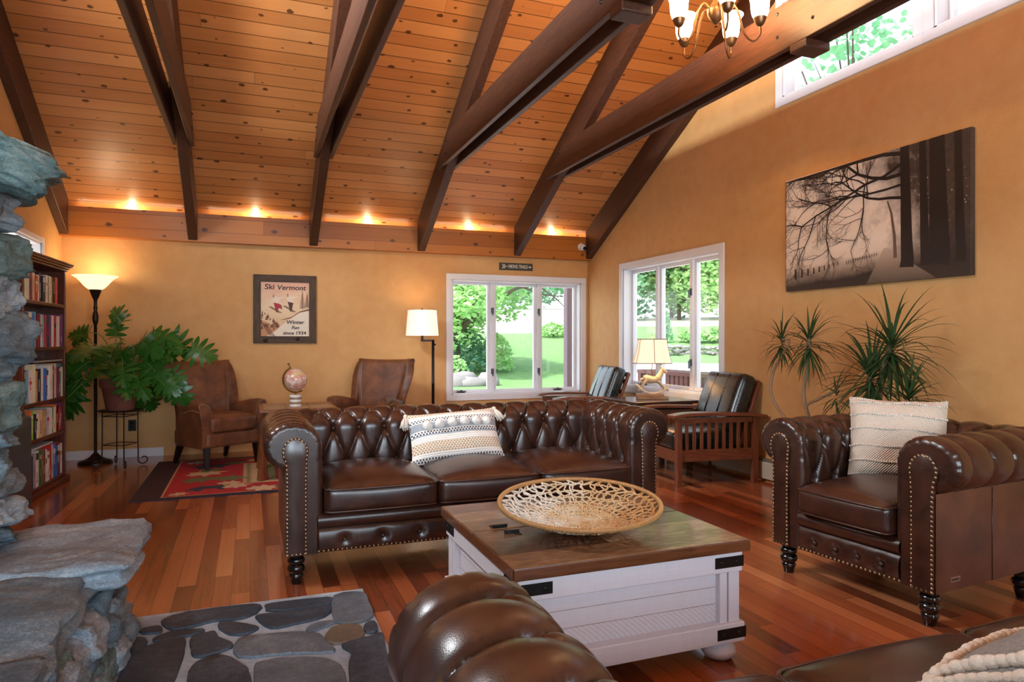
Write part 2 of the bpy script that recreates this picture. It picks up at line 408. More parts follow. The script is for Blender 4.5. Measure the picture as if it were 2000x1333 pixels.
def window(n, label, axis, c, s, w, muls, cw=CW, depth=.15, latches=(), cranks=(), mw=.05):
    """axis: wall normal; c inner wall face; s = +1 if outside lies at larger coordinate; muls: inner mullion centres along the wall"""
    root = thing('window_%d' % n, None, None); struct(root, label)
    u0, u1, z0, z1 = w
    def B(b, ua, ub, da, db, za, zb):
        da, db = c + s*da, c + s*db
        if da > db: da, db = db, da
        if axis == 'y': b.box(ua, ub, da, db, za, zb)
        else: b.box(da, db, ua, ub, za, zb)
    b = MB()
    for ua, ub, za, zb in ((u0, u1, z1-cw, z1), (u0, u1, z0, z0+cw), (u0, u0+cw, z0+cw, z1-cw), (u1-cw, u1, z0+cw, z1-cw)): B(b, ua, ub, -.018, .001, za, zb)
    b.build('casing', M_WHITE, root, smooth=0, bevel=.004)
    iu0, iu1, iz0, iz1 = u0+cw, u1-cw, z0+cw, z1-cw
    b = MB(); t = .018
    for ua, ub, za, zb in ((iu0, iu1, iz1-t, iz1), (iu0, iu1, iz0, iz0+t), (iu0, iu0+t, iz0, iz1), (iu1-t, iu1, iz0, iz1)): B(b, ua, ub, .0, depth+.03, za, zb)
    b.build('jamb', M_WHITE, root, smooth=0, bevel=.002)
    cuts = [iu0+t] + [k for k in muls] + [iu1-t]
    for k in muls:
        b = MB(); B(b, k-mw/2, k+mw/2, depth-.07, depth+.03, iz0+t, iz1-t); b.build('mullion', M_WHITE, root, smooth=0, bevel=.003)
    for i in range(len(cuts)-1):
        a = cuts[i] + (mw/2 if i > 0 else 0); e = cuts[i+1] - (mw/2 if i < len(muls) else 0); sw = .034
        b = MB(); za, zb = iz0+t, iz1-t
        for ua, ub, zc, zd in ((a, e, zb-sw, zb), (a, e, za, za+sw), (a, a+sw, za+sw, zb-sw), (e-sw, e, za+sw, zb-sw)): B(b, ua, ub, depth-.045, depth, zc, zd)
        sa = b.build('sash', M_WHITE, root, smooth=0, bevel=.004)
        b = MB(); B(b, a+sw-.004, e-sw+.004, depth-.028, depth-.022, za+sw-.004, zb-sw+.004); b.build('pane', M_GLASS, sa, smooth=0)
    for uu, zz in latches:
        b = MB(); B(b, uu-.018, uu+.018, depth-.082, depth-.068, zz-.035, zz+.035)
        B(b, uu-.006, uu+.006, depth-.105, depth-.08, zz-.06, zz+.02); b.build('latch', M_HARD, root, smooth=0, bevel=.003)
    for uu in cranks:
        b = MB(); B(b, uu-.05, uu+.05, depth-.085, depth-.05, iz0+t, iz0+t+.02); B(b, uu-.012, uu+.06, depth-.105, depth-.085, iz0+t+.012, iz0+t+.024)
        B(b, uu-.012, uu+.012, depth-.1, depth-.07, iz0+t+.01, iz0+t+.035); b.build('crank', M_HARD, root, smooth=0, bevel=.004)
    return root
window(1, 'white three-pane casement window in the far wall', 'y', YB, 1, LW, (2.83, 3.46), latches=((2.83,.82), (2.83,1.58), (3.46,.82), (3.46,1.58)), cranks=(2.42, 3.72))
window(2, 'white three-pane casement window in the gable wall behind the horse lamp', 'x', XR, 1, RW, (5.84, 6.47), latches=((5.84,.98), (5.84,1.70)), cranks=(6.75,))
window(3, 'high white window in the gable wall above the canvas, left of the post', 'x', XR, 1, HW1, (), cw=.07)
window(4, 'high white window in the gable wall at the top right corner', 'x', XR, 1, HW2, (), cw=.07)
window(5, 'small high white window above the bookcase', 'x', XL, -1, SW, (), cw=.05)
window(8, 'added unseen high white window in the left gable, near one', 'x', XL, -1, LWN[0], ())
window(9, 'added unseen high white window in the left gable, far one', 'x', XL, -1, LWN[1], ())
window(6, 'white double window behind the photographer, left one', 'y', YF, -1, RWN[0], (-0.3,))
window(7, 'white double window behind the photographer, right one', 'y', YF, -1, RWN[1], (1.9,))

# ------------------------------------------------------------------ outdoors
def sm(t):
    t = max(0.0, min(1.0, t)); return t*t*(3-2*t)
def zground(x, y):
    d = math.hypot(x-1, y-5); a = max(0.0, d-22); k = sm((x/max(y, 4.0)-.49)/.1)
    hill = 7.0*(1-math.exp(-(a/40)**1.3))*(1-.45*k)
    return -0.45 + hill + k*(.95*sm((d-4)/12) + .45*sm((d-24.6)/1.2)) + 0.05*noise.noise(Vector((x*.3, y*.3, 0)))
def groundmat():
    g = G('garden_ground'); co = g.coord(); o = g.sep(co)
    dx = g.m('SUBTRACT', o[0], 1.0); dy = g.m('SUBTRACT', o[1], 5.0)
    d = g.m('SQRT', g.m('ADD', g.m('MULTIPLY', dx, dx), g.m('MULTIPLY', dy, dy)))
    f = g.noise(co, 3.0, 6, 0.7); f2 = g.noise(co, 0.35, 3)
    lawn = g.ramp(f, [(0.3, S(92,132,74)), (0.7, S(122,158,100))])
    mead = g.ramp(f, [(0.3, S(214,196,186)), (0.7, S(244,232,222))])
    drive = g.ramp(f, [(0.3, S(225,218,214)), (0.7, S(240,236,232))])
    dn = g.m('ADD', d, g.m('MULTIPLY', g.m('SUBTRACT', f2, 0.5), 4.0))
    c = g.mix(g.m('GREATER_THAN', dn, 41.0), lawn, mead)
    c = g.mix(g.m('LESS_THAN', dn, 18.0), c, drive)
    return g.fin(c, 0.9, g.bump(f, 0.5, 0.05))
b = MB()
def gfn(u, v):
    x = -60 + 190*u; y = -40 + 190*v; return (x, y, zground(x, y))
b.grid(gfn, 170, 170, flip=False)
struct(b.build('lawn_ground', groundmat(), smooth=180), 'driveway, lawn and pale hay meadow rising outside the windows')
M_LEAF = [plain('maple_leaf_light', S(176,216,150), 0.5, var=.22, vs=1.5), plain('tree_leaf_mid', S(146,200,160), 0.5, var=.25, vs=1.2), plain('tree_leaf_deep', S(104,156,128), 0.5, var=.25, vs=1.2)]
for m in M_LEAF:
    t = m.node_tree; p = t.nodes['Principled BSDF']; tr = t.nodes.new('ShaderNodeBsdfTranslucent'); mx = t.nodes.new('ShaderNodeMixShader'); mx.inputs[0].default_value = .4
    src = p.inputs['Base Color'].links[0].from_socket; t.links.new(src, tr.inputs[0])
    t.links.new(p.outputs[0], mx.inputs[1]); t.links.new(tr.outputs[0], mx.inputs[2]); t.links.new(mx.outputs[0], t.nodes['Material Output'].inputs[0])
M_BARK = plain('grey_bark', S(82,70,62), 0.9, var=.3, vs=6, bump=.5, bs=20)
def leaves(b, c, rx, rz, n, size, rnd, shell=.55):
    for _ in range(n):
        while True:
            p = Vector((rnd.uniform(-1,1), rnd.uniform(-1,1), rnd.uniform(-1,1)))
            if shell < p.length < 1: break
        q = Vector(c) + Vector((p.x*rx, p.y*rx, p.z*rz))
        a = Euler((rnd.uniform(-.9,.9), rnd.uniform(-.9,.9), rnd.uniform(0,6.28))).to_matrix(); s = size*rnd.uniform(.6,1.25)
        b.add([q + a @ Vector(t)*s for t in ((-.5,-.1,0),(0,-.55,.08),(.5,-.1,0),(.3,.5,-.06),(-.3,.5,-.06))], [(0,1,2,3,4)])
def tree(x, y, h, r, blobs, n, size, mi, label, seed, group='trees outside the windows', trunk=.18, low=.25):
    rnd = random.Random(seed); z = zground(x, y)
    t = thing('leafy_tree', label, 'tree', (x, y, z), group=group)
    b = MB(); pts = [(0,0,-.2), (rnd.uniform(-.1,.1), rnd.uniform(-.1,.1), h*.35), (rnd.uniform(-.3,.3), rnd.uniform(-.3,.3), h*.8)]
    b.tube(catmull(pts, 4), [trunk*(1-.09*i) for i in range(9)], 8)
    cr = MB()
    for k in range(blobs):
        a = rnd.uniform(0, 6.28); q = rnd.uniform(.1,.75)*r; zz = h*(low + (1-low)*rnd.random()**.8*.92)
        c = (q*math.cos(a), q*math.sin(a), zz); s = r*rnd.uniform(.34,.55)
        leaves(cr, c, s, s*.7, n//blobs, size, rnd, .35)
        b.tube(catmull([(0,0,h*(low*.6+.1)), (c[0]*.5, c[1]*.5, zz*.8), c], 3), [trunk*.4, trunk*.3, trunk*.26, trunk*.2, trunk*.16, trunk*.1, trunk*.06], 5)
    b.build('trunk', M_BARK, t); cr.build('crown', M_LEAF[mi], t, smooth=0)
    return t
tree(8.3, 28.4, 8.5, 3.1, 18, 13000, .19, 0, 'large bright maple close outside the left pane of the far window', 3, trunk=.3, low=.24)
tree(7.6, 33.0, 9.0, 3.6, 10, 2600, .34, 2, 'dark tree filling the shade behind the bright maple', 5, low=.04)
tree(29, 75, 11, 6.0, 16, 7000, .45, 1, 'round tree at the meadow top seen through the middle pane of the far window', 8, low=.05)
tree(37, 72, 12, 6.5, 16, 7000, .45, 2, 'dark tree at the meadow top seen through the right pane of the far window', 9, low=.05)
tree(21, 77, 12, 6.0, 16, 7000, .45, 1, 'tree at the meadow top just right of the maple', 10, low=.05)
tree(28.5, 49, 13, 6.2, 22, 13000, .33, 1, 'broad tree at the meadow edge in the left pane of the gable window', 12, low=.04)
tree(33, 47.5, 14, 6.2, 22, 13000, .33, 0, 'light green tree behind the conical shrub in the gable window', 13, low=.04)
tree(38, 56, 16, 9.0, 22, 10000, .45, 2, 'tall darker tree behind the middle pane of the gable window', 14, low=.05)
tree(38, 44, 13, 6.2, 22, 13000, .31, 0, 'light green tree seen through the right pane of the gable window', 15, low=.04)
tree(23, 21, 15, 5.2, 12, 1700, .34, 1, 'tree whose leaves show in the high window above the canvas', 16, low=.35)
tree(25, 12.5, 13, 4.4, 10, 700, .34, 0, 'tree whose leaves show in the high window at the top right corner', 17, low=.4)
# the bough that crosses the far window
b = MB()
b.tube(catmull([(8.3,28.2,1.6), (8.9,27.0,2.3), (9.6,26.4,2.9), (10.2,26.1,3.35), (11.0,25.8,3.5)], 6), [.15-.0048*i for i in range(25)], 8)
for p in (((10.2,26.1,3.3), (10.5,26,3.9), (11.0,26,4.4)), ((11,25.8,3.5), (11.7,25.6,3.0), (12.3,25.4,2.4)), ((11,25.8,3.5), (12,25.6,3.7), (13,25.4,3.5)), ((10.5,26,3.4), (11.4,25.8,3.1), (12.4,25.6,3.05))):
    b.tube(catmull(p, 4), [.05, .045, .04, .035, .03, .024, .018, .012, .008], 6)
t = thing('tree_bough', 'dark bare bough arching across the top of the far window', 'branch'); b.build('bough', M_BARK, t)
b = MB(); rnd = random.Random(4)
for c in ((9.7,26.2,4.3), (10.8,26.2,4.3), (11.8,26,4.2), (12.8,26,3.6)): leaves(b, c, 1.0, .45, 170, .24, rnd, .1)
b.build('bough_leaves', M_LEAF[1], t, smooth=0)
def bush(x, y, r, h, n, size, mi, label, seed, cat='shrub', name='garden_shrub', cone=False):
    rnd = random.Random(seed); b = MB(); z = zground(x, y)
    for _ in range(n):
        a = rnd.uniform(0, 6.28); k = rnd.random()
        rr = r*(1-k)**.8*math.sqrt(rnd.uniform(.45,1)) if cone else r*math.sqrt(1-k*k)*math.sqrt(rnd.uniform(.3,1))
        q = Vector((rr*math.cos(a), rr*math.sin(a), .1 + h*k)); e = Euler((rnd.uniform(-1,1), rnd.uniform(-1,1), a)).to_matrix(); s = size*rnd.uniform(.6,1.2)
        b.add([q + e @ Vector(t)*s for t in ((-.4,0,0),(0,-.3,.1),(.4,0,0),(0,.7,-.05))], [(0,1,2,3)])
    t = thing(name, label, cat, (x, y, z)); b.build('leaves', M_LEAF[mi], t, smooth=0)
    s = MB().tube([(0,0,-.1), (0,0,h*.6)], [.05,.02], 6); s.build('stem', M_BARK, t)
bush(17.2, 25.7, .3, 1.3, 1300, .1, 1, 'small conical evergreen on the bank in the gable window', 21, 'evergreen', 'conical_evergreen', True)
bush(18.0, 25.2, .5, .45, 420, .22, 0, 'low bush beside the conical evergreen', 22)
bush(18.9, 24.6, .8, .5, 620, .22, 0, 'low spreading bush above the stone wall in the right pane of the gable window', 23)
bush(18.0, 39.5, 1.0, .8, 500, .25, 0, 'lone low bush on the pale meadow in the far window', 24)
bush(7.3, 25.0, .55, 1.0, 420, .14, 0, 'pale flowering bush by the boulders outside the far window', 25)
bush(8.6, 29.0, 1.5, 2.0, 1500, .22, 2, 'dark undergrowth bush below the maple in the far window', 26)
bush(10.2, 28.6, .85, 1.6, 800, .2, 0, 'yellow green bush at the right foot of the maple', 27)
M_ROCK = plain('pale_garden_rock', S(132,128,128), 0.85, var=.25, vs=3, bump=.5, bs=9)
def rock(c, sx, sy, sz, seed, amt=.3, nu=14, nv=9, flat=0.0):
    b = MB(); rnd = random.Random(seed); off = Vector((rnd.uniform(-50,50), rnd.uniform(-50,50), seed))
    b.ball((0,0,0), 1, nu, nv); vs = []
    for v in b.v:
        p = Vector(v); k = 1 + amt*noise.noise(p*1.3+off) + amt*.5*noise.noise(p*3.1+off)
        q = p*k
        q.x = math.copysign(abs(q.x)**.8, q.x); q.y = math.copysign(abs(q.y)**.8, q.y); q.z = math.copysign(abs(q.z)**.75, q.z)
        vs.append((c[0]+q.x*sx, c[1]+q.y*sy, c[2]+q.z*sz))
    b.v = vs; return b
for i, (x, y, sx, sy, sz, lb) in enumerate(((7.0,24.0,.55,.4,.26,'flat pale boulder at the left edge of the far window'), (7.65,23.9,.6,.4,.22,'long pale boulder in the middle of the garden edging'), (8.25,23.9,.4,.35,.33,'upright pale boulder nearest the window mullion'), (7.4,24.5,.6,.3,.35,'pale boulder resting behind the others at the shrub'))):
    tag(rock((x, y, zground(x,y)+sz*.5), sx, sy, sz, 40+i).build('garden_boulder', M_ROCK, smooth=180), lb, 'rock', 'boulders edging the drive')
b = MB(); rnd = random.Random(5)
for i in range(80):
    k = rnd.random(); x = 15.2 + 4.4*k; y = 24.4 - 2.2*k; z = zground(x,y-.5) + rnd.uniform(.0,.42)
    q = rock((x, y, z), rnd.uniform(.16,.3), .2, rnd.uniform(.05,.09), 60+i, .25, 8, 5); b.add(q.v, q.f)
t = thing('stone_retaining_wall', 'low dry stone wall below the conical evergreen in the gable window', 'stone wall'); b.build('stones', M_ROCK, t, smooth=60)
M_DECK = wood('redwood_stain', S(92,48,46), S(128,72,66), 'y', 5, .6)
t = thing('deck_bench', 'dark red slatted deck bench outside the gable window', 'bench', (0,0,0))
x0, x1, y0, y1 = 5.5, 5.95, 7.1, 8.95
MB().box(x0-.02, x1, y0-.06, y1+.06, .72, .77).build('top_rail', M_DECK, t, smooth=0, bevel=.006)
b = MB()
for i in range(17): b.box(x0+.03, x0+.06, y0+.02+i*.108, y0+.10+i*.108, -.1, .72)
b.build('slats', M_DECK, t, smooth=0)
for yy in (y0, y1): MB().box(x0, x0+.09, yy-.045, yy+.045, -.45, .72).build('post', M_DECK, t, smooth=0)
MB().box(x0+.09, x1, y0, y1, .28, .33).build('seat', M_DECK, t, smooth=0)
t = thing('porch_post', 'mauve grey porch post outside the right pane of the far window', 'post', (4.17, 8.62, -.45))
MB().box(-.06, .06, -.06, .06, 0, 3.2).build('shaft', plain('mauve_post_paint', S(120,104,116), .6), t, smooth=0, bevel=.005)
MB().box(-.085, .085, -.085, .085, 0, .16).build('plinth', M_DECK, t, smooth=0)
# ------------------------------------------------------------------ chesterfields
M_LEA = leather('brown_tufted_leather', S(33,18,13), S(68,38,27), rough=0.28, grain=420, bump=.07)
M_LEAFLAT = leather('brown_smooth_leather', S(58,34,26), S(102,62,46), rough=0.40, coat=.1, mott=5)
M_NAIL = plain('antique_nailhead', S(156,132,102), 0.28, 0.9)
M_LEGBLK = plain('black_lacquer', S(14,12,12), 0.18, 0.0, coat=.6)
DXT, S1, DS = 0.15, 0.295, 0.195
def puff(p, s):
    q = (s - S1)/(2*DS)
    if s > S1+DS: v = abs(math.cos(PI*p)); f = v**.42; k = max(0, 1-(s-S1-DS)/.30); return ((1-f)*.95 + .22*math.exp(-(abs(abs(p-math.floor(p)-.5))/.045)**2))*(.35+.65*k)
    if s < S1-DS: v = abs(math.cos(PI*p)); return (1-v**.5)*.95*max(0, min(1, s/(S1-DS)*.8+.2))
    u, v = p+q, p-q
    su, sv_ = abs(math.sin(PI*u)), abs(math.sin(PI*v)); f = (su*sv_)**.30
    du, dv = u-round(u), v-round(v); r2 = du*du+dv*dv
    ln = math.exp(-(min(abs(du), abs(dv))/.045)**2)
    return .85*(1-f) + .16*ln + .85*math.exp(-r2/.020)
def cprofile(zseat=.33):
    P = [(-.18, zseat + (.68-zseat)*i/26) for i in range(26)]
    N = 64
    for i in range(N+1):
        a = PI - (PI + rad(73))*i/N
        P.append((-.04+.14*math.cos(a), .68+.12*math.sin(a)))
    return P
def prof_data(P):
    s = [0.0]
    for i in range(1, len(P)): s.append(s[-1] + math.hypot(P[i][0]-P[i-1][0], P[i][1]-P[i-1][1]))
    nr = []
    for i in range(len(P)):
        a = P[max(i-1,0)]; b = P[min(i+1,len(P)-1)]; dx, dz = b[0]-a[0], b[1]-a[1]; L = math.hypot(dx, dz) or 1
        nr.append((-dz/L, dx/L))
    return s, nr
def chesterfield(name, label, cat, W, ncush, loc, rz, group=None, badge=False):
    t = thing(name, label, cat, loc, rz, group)
    YBK = .79; P = cprofile(); s, nr = prof_data(P); s0 = .33; soff = .36-.40+.02
    # s measured so that buttons sit at z .50 and .69
    sv = [x + s0 - .39 + .0 for x in s]     # s=0 at z=.39
    h = W/2
    A = .031
    # ---- back
    nx = max(24, int((W)/DXT*22)); npf = len(P)
    pc = 0.0 if (ncush % 2) else .5
    def fb(u, v):
        j = round(v*(npf-1)); o, z = P[j]
        x = (-1+2*u)*(h + o)
        p = x/DXT + pc
        edge = min(1, (h+o-abs(x))/.06)
        d = A*puff(p, sv[j])*edge
        return (x, YBK + o - nr[j][0]*d, z - nr[j][1]*d)
    b = MB(); b.grid(fb, nx, npf)
    b.add([(-h,YBK,.565),(h,YBK,.565),(h,YBK,.15),(-h,YBK,.15)], [(0,1,2,3)])
    b.build('backrest', M_LEA, t, smooth=75)
    bt = MB()
    k = -int(h/DXT)-2
    def bpt(x, sb, lean=None):
        j = min(range(npf), key=lambda q: abs(sv[q]-sb)); o, z = P[j]
        return (o - nr[j][0]*A*1.25, z - nr[j][1]*A*1.25, o)
    for i in range(k, -k+1):
        for sb, off in ((S1, 0), (S1-DS, .5)):
            x = (i + off - pc)*DXT; o, z, oo = bpt(x, sb)
            if abs(x) < h-.2: bt.ball((x, YBK+o, z), .0115, 10, 5)
    # ---- arms
    for sg in (-1, 1):
        ny = int(YBK/DXT*20)
        def fa(u, v):
            j = round(v*(npf-1)); o, z = P[j]
            yend = YBK + o
            rows = 5
            ii = round(u*(ny+rows-1))
            if ii < rows:
                a = (PI/2)*ii/rows; ins = .030*(1-math.sin(a)); y = .030*(1-math.cos(a))
            else:
                ins = 0; y = .030 + (yend-.030)*(ii-rows)/(ny-1)
            p = (y-.03)/DXT
            edge = min(1, max(0, (y-.012)/.10))*min(1, max(0, (yend-y)/.06))
            d = A*puff(p-.02, sv[j])*edge + ins
            if ii <= rows+3 and s[j] > .25:   # gathered pleats round the front of the roll
                d += .0075*max(0, math.cos(s[j]/.047*2*PI))**5*max(0, 1-ii/(rows+4.0))
            return (sg*(h + o - nr[j][0]*d), y, z - nr[j][1]*d)
        b = MB(); b.grid(fa, ny+5, npf, flip=(sg < 0))
        # flat outer side and front facing
        b.add([(sg*h,.003,.565),(sg*h,YBK,.565),(sg*h,YBK,.15),(sg*h,.003,.15)], [(0,1,2,3) if sg < 0 else (3,2,1,0)], 1)
        fp = [(o - n_[0]*.03, z - n_[1]*.03) for (o, z), n_ in zip(P, nr)]
        poly = [(sg*(h+o), z) for o, z in fp] + [(sg*(h-.0), .56), (sg*h, .15), (sg*(h-.15), .15), (sg*(h-.15), .33)]
        b.add([(x, .001, z) for x, z in poly], [tuple(range(len(poly))) if sg > 0 else tuple(range(len(poly)))[::-1]])
        b.add([(sg*(h-.18),.028,.36),(sg*(h-.15),.0,.36),(sg*(h-.15),.0,.15),(sg*(h-.18),.028,.15)], [(0,1,2,3)])
        b.add([(sg*(h-.18),.028,.36),(sg*(h-.18),.6,.36),(sg*(h-.18),.6,.15),(sg*(h-.18),.028,.15)], [(0,1,2,3)])
        arm = b.build('armrest', [M_LEA, M_LEAFLAT], t, smooth=75)
        # keyhole facing with nailheads
        out = [(-.004, .152), (-.004, .54)]
        for q in range(0, 19):
            a = rad(-38) + (PI + rad(58))*q/18
            out.append((-.048 + .062*math.cos(a), .655 + .072*math.sin(a)))
        out += [(-.102, .54), (-.102, .152)]
        cx = -.053
        fb_ = MB(); n = len(out); c0 = [(sg*(h+o), -.0085, z) for o, z in out]; c1 = [(sg*(h+cx+(o-cx)*.80), -.0135, .16+(z-.16)*.985) for o, z in out]; c2 = [(sg*(h+o), .004, z) for o, z in out]
        fs = []
        for i in range(n):
            j = (i+1) % n; fs += [(i, j, n+j, n+i), (2*n+i, 2*n+j, j, i)]
        fs.append(tuple(range(n, 2*n)))
        fb_.add(c0+c1+c2, fs); pn = fb_.build('arm_facing', M_LEA, arm, smooth=60)
        nb = MB(); dense = [];
        for i in range(n-1):
            a, c = Vector(out[i]), Vector(out[i+1]); m_ = max(1, int((c-a).length/.004))
            dense += [a.lerp(c, q/m_) for q in range(m_)]
        dense.append(Vector(out[-1])); acc = .019; last = dense[0]
        for q in dense:
            acc += (q-last).length; last = q
            if acc >= .019:
                acc = 0; cc = Vector((cx, max(.2, min(.655, q.y)))); dd = (q-cc); dd = dd*(1-.006/max(dd.length,1e-3)); w = cc+dd
                nb.ball((sg*(h+w.x), -.0105, w.y), .0074, 7, 4, sc=(1,.6,1))
        for i in range(5): nb.ball((sg*(h-.012-i*.02), -.0105, .158), .0072, 7, 4, sc=(1,.6,1))
        nb.build('nailheads', M_NAIL, arm, smooth=180)
        # inner-side buttons of the arm
        for i in range(0, 5):
            for sb, off in ((S1, 0), (S1-DS, .5)):
                y = .03 + (i+off+.02)*DXT
                if not (.1 < y < YBK-.22): continue
                o, z, oo = bpt(0, sb); bt.ball((sg*(h+o), y, z), .0115, 10, 5)
    # ---- front rail, lip, platform
    b = MB(); hi = h-.16
    nr_ = 26*ncush
    nbt = {1: 4, 3: 9}.get(ncush, 3*ncush)
    bx = [(-1 + 2*(i+.5)/nbt)*(hi-.03) for i in range(nbt)]
    def fr(u, v):
        x = (-1+2*u)*hi; z = .15 + .115*v
        y = .012 - .014*math.sin(PI*v)**.6
        d = min(abs(x-q) for q in bx); r2 = d*d + (z-.205)**2
        y += .018*math.exp(-r2/.0007)
        return (x, y, z)
    b.grid(fr, nr_*2, 14)
    b.box(-hi, hi, .02, YBK-.1, .15, .30)
    rail = b.build('front_rail', M_LEA, t, smooth=60)
    b = MB(); ns = 12
    def lip(u, v):
        x = (-1+2*u)*(hi+.005); a = -PI*.62 + PI*1.25*v
        return (x, .035 - .043*math.cos(a), .305 + .042*math.sin(a))
    b.grid(lip, 24, ns); b.box(-hi, hi, .035, YBK-.1, .29, .345); b.build('seat_deck', M_LEA, t, smooth=60)
    nb = MB(); q = int(2*hi/.0225)
    for i in range(q+1): nb.ball((-hi + 2*hi*i/q, .004, .158), .007, 7, 4, sc=(1,.6,1))
    nb.build('nailheads', M_NAIL, rail, smooth=180)
    for x in bx: bt.ball((x, .010, .205), .0125, 10, 5)
    bt.build('buttons', M_LEA, t, smooth=180)
    # ---- seat cushions
    cw = (W-.36)/ncush
    for i in range(ncush):
        x0 = -h+.18+i*cw; b = MB()
        b.soft(x0+.003, x0+cw-.003, -.045, .64, .345, .478, .032, crown=.062, n=14, front=.012)
        c = b.build('seat_cushion', M_LEA, t, smooth=180)
        pb = MB()
        for z in (.466, .357):
            r = .03; pts = []
            for qx, qy, a0 in ((x0+.003+r, -.045+r, 180), (x0+cw-.003-r, -.045+r, 270), (x0+cw-.003-r, .64-r, 0), (x0+.003+r, .64-r, 90)):
                for k in range(5):
                    a = rad(a0+22.5*k); pts.append((qx+(r-.003)*math.cos(a), qy+(r-.003)*math.sin(a) - (.0), z))
            P2 = []
            for i2 in range(len(pts)):
                a_, b_ = Vector(pts[i2]), Vector(pts[(i2+1)%len(pts)])
                m_ = 12 if (b_-a_).length > .2 else 1
                for k in range(m_):
                    w = a_.lerp(b_, k/m_); ux = (w.x-(x0+cw/2))/(cw/2)
                    if w.y < .0: w.y -= .012*max(0, 1-ux*ux)
                    P2.append(w)
            pb.tube(P2, .0052, 6, closed=True)
        pb.build('piping', M_LEA, c, smooth=180)
    # ---- turned feet
    prof = [(.024,0),(.026,.012),(.031,.03),(.036,.044),(.030,.052),(.040,.062),(.044,.076),(.040,.09),(.030,.097),(.040,.105),(.043,.116),(.039,.127),(.030,.133),(.038,.139),(.038,.152)]
    for x in (-h+.055, h-.055):
        for y in (.05, YBK-.05): MB().lathe(prof, 20, (x, y, 0)).build('foot', M_LEGBLK, t, smooth=60)
    if badge:
        MB().tube([(h+.001, .40, .15), (h+.001, .40, .56)], .0022, 5).build('side_seam', M_LEA, t, smooth=180)
        b = MB().box(h, h+.003, .10, .165, .185, .207); bd = b.build('maker_badge', plain('pewter_badge', S(170,160,150), .35, .8), t, smooth=0, bevel=.001)
        tx = MB()
        for i, w in enumerate((.006,.004,.007,.005,.006,.004)): tx.box(h+.003, h+.0036, .107+i*.009, .107+i*.009+w, .192, .201)
        tx.build('badge_engraving', M_BLACK, bd, smooth=0)
    return t
SOFA1 = (1.21, 3.49)
chesterfield('chesterfield_sofa', 'brown leather tufted sofa facing the coffee table with the striped lumbar pillow on it', 'sofa', 2.10, 3, (SOFA1[0], SOFA1[1], 0), 0.0)
chesterfield('chesterfield_sofa', 'brown leather tufted sofa closest to the camera, seen over its rolled arm', 'sofa', 2.10, 3, (1.362, 1.155, 0), PI)
ARMC = Vector((2.652, 2.43, 0)); ARMRZ = rad(-84.7)
chesterfield('chesterfield_armchair', 'brown leather tufted armchair with the cream ribbed pillow', 'armchair', .85, 1, ARMC - Vector((.9957,.0923,0))*.05, ARMRZ, badge=True)

# ------------------------------------------------------------------ pillows
def stripe_mat(name, stops, dash, dashcol, cell=.012):
    g = G(name); co = g.coord(); o = g.sep(co)
    v = g.m('ADD', g.m('MULTIPLY', o[1], 1.0/.34), .5)
    c = g.ramp(v, stops, 'CONSTANT'); dm = g.ramp(v, dash, 'CONSTANT')
    dc = g.ramp(v, dashcol, 'CONSTANT')
    xr = g.m('DIVIDE', o[0], cell*1.5); row = g.m('FLOOR', g.m('DIVIDE', o[1], cell))
    fx = g.m('FRACT', g.m('ADD', xr, g.m('MULTIPLY', row, .5))); fy = g.m('FRACT', g.m('DIVIDE', o[1], cell))
    on = g.m('MULTIPLY', g.m('LESS_THAN', fx, .52), g.m('LESS_THAN', fy, .72))
    c = g.mix(g.m('MULTIPLY', on, dm), c, dc)
    h = g.m('ADD', g.m('MULTIPLY', g.m('SINE', g.m('MULTIPLY', o[1], 2*PI/cell)), .3), g.m('ADD', g.noise(co, 160, 4), g.m('MULTIPLY', on, .3)))
    return g.fin(c, .9, g.bump(h, .5, .006), spec=.2)
CR, NV, TN, LG, IV = S(226,216,202), S(52,62,84), S(182,146,104), S(158,166,174), S(236,230,222)
W1, W0 = grey(1), grey(0)
M_STRIPE = stripe_mat('woven_striped_cotton', [(0,CR),(.10,IV),(.17,CR),(.36,IV),(.47,LG),(.50,IV),(.58,LG),(.72,IV),(.80,IV),(.86,CR)],
   [(0,W1),(.10,W0),(.17,W1),(.36,W0),(.49,W1),(.57,W0),(.73,W1),(.80,W0),(.87,W1)], [(0,NV),(.12,TN),(.45,NV),(.82,TN)])
def pillow(t, w, h, th, m, name='cover', ex=.55, n=26, ear=.06):
    b = MB()
    for sd in (1, -1):
        def f(u, v):
            x, y = -1+2*u, -1+2*v
            k = max(0, (1-abs(x)**2.6))*max(0, (1-abs(y)**2.6))
            X = w/2*x*(1-ear*(1-y*y)*abs(x)**3); Y = h/2*y*(1-ear*1.2*(1-x*x)*abs(y)**3)
            wr = .004*math.sin(7*x+3*y*sd)*k
            return (X, Y, sd*(th/2*k**ex + wr) )
        b.grid(f, n, n, flip=(sd < 0))
    return b.build(name, m, t, smooth=180)
def pillow_pose(t, loc, face, lean, roll=0.0):
    """local x across, y up the pillow, z out of its face; face = horizontal facing dir, lean back angle"""
    f = Vector(face).normalized(); up = Vector((0,0,1)); x = up.cross(f)
    z = f*math.cos(lean) + up*math.sin(lean); y = z.cross(x)
    M = Matrix((x, y, z)).transposed().to_4x4() @ Matrix.Rotation(roll, 4, 'Z'); M.translation = Vector(loc); t.matrix_world = M
M_TUFT = plain('cream_yarn', S(228,218,204), .95, var=.12, vs=60, bump=.6, bs=180)
def pompom(c, r, seed):
    b = MB(); b.ball(c, r, 16, 10); rnd = random.Random(seed); vs = []
    for v in b.v:
        d = Vector(v)-Vector(c); vs.append(tuple(Vector(c)+d*(1+rnd.uniform(-.12,.12))))
    b.v = vs; return b
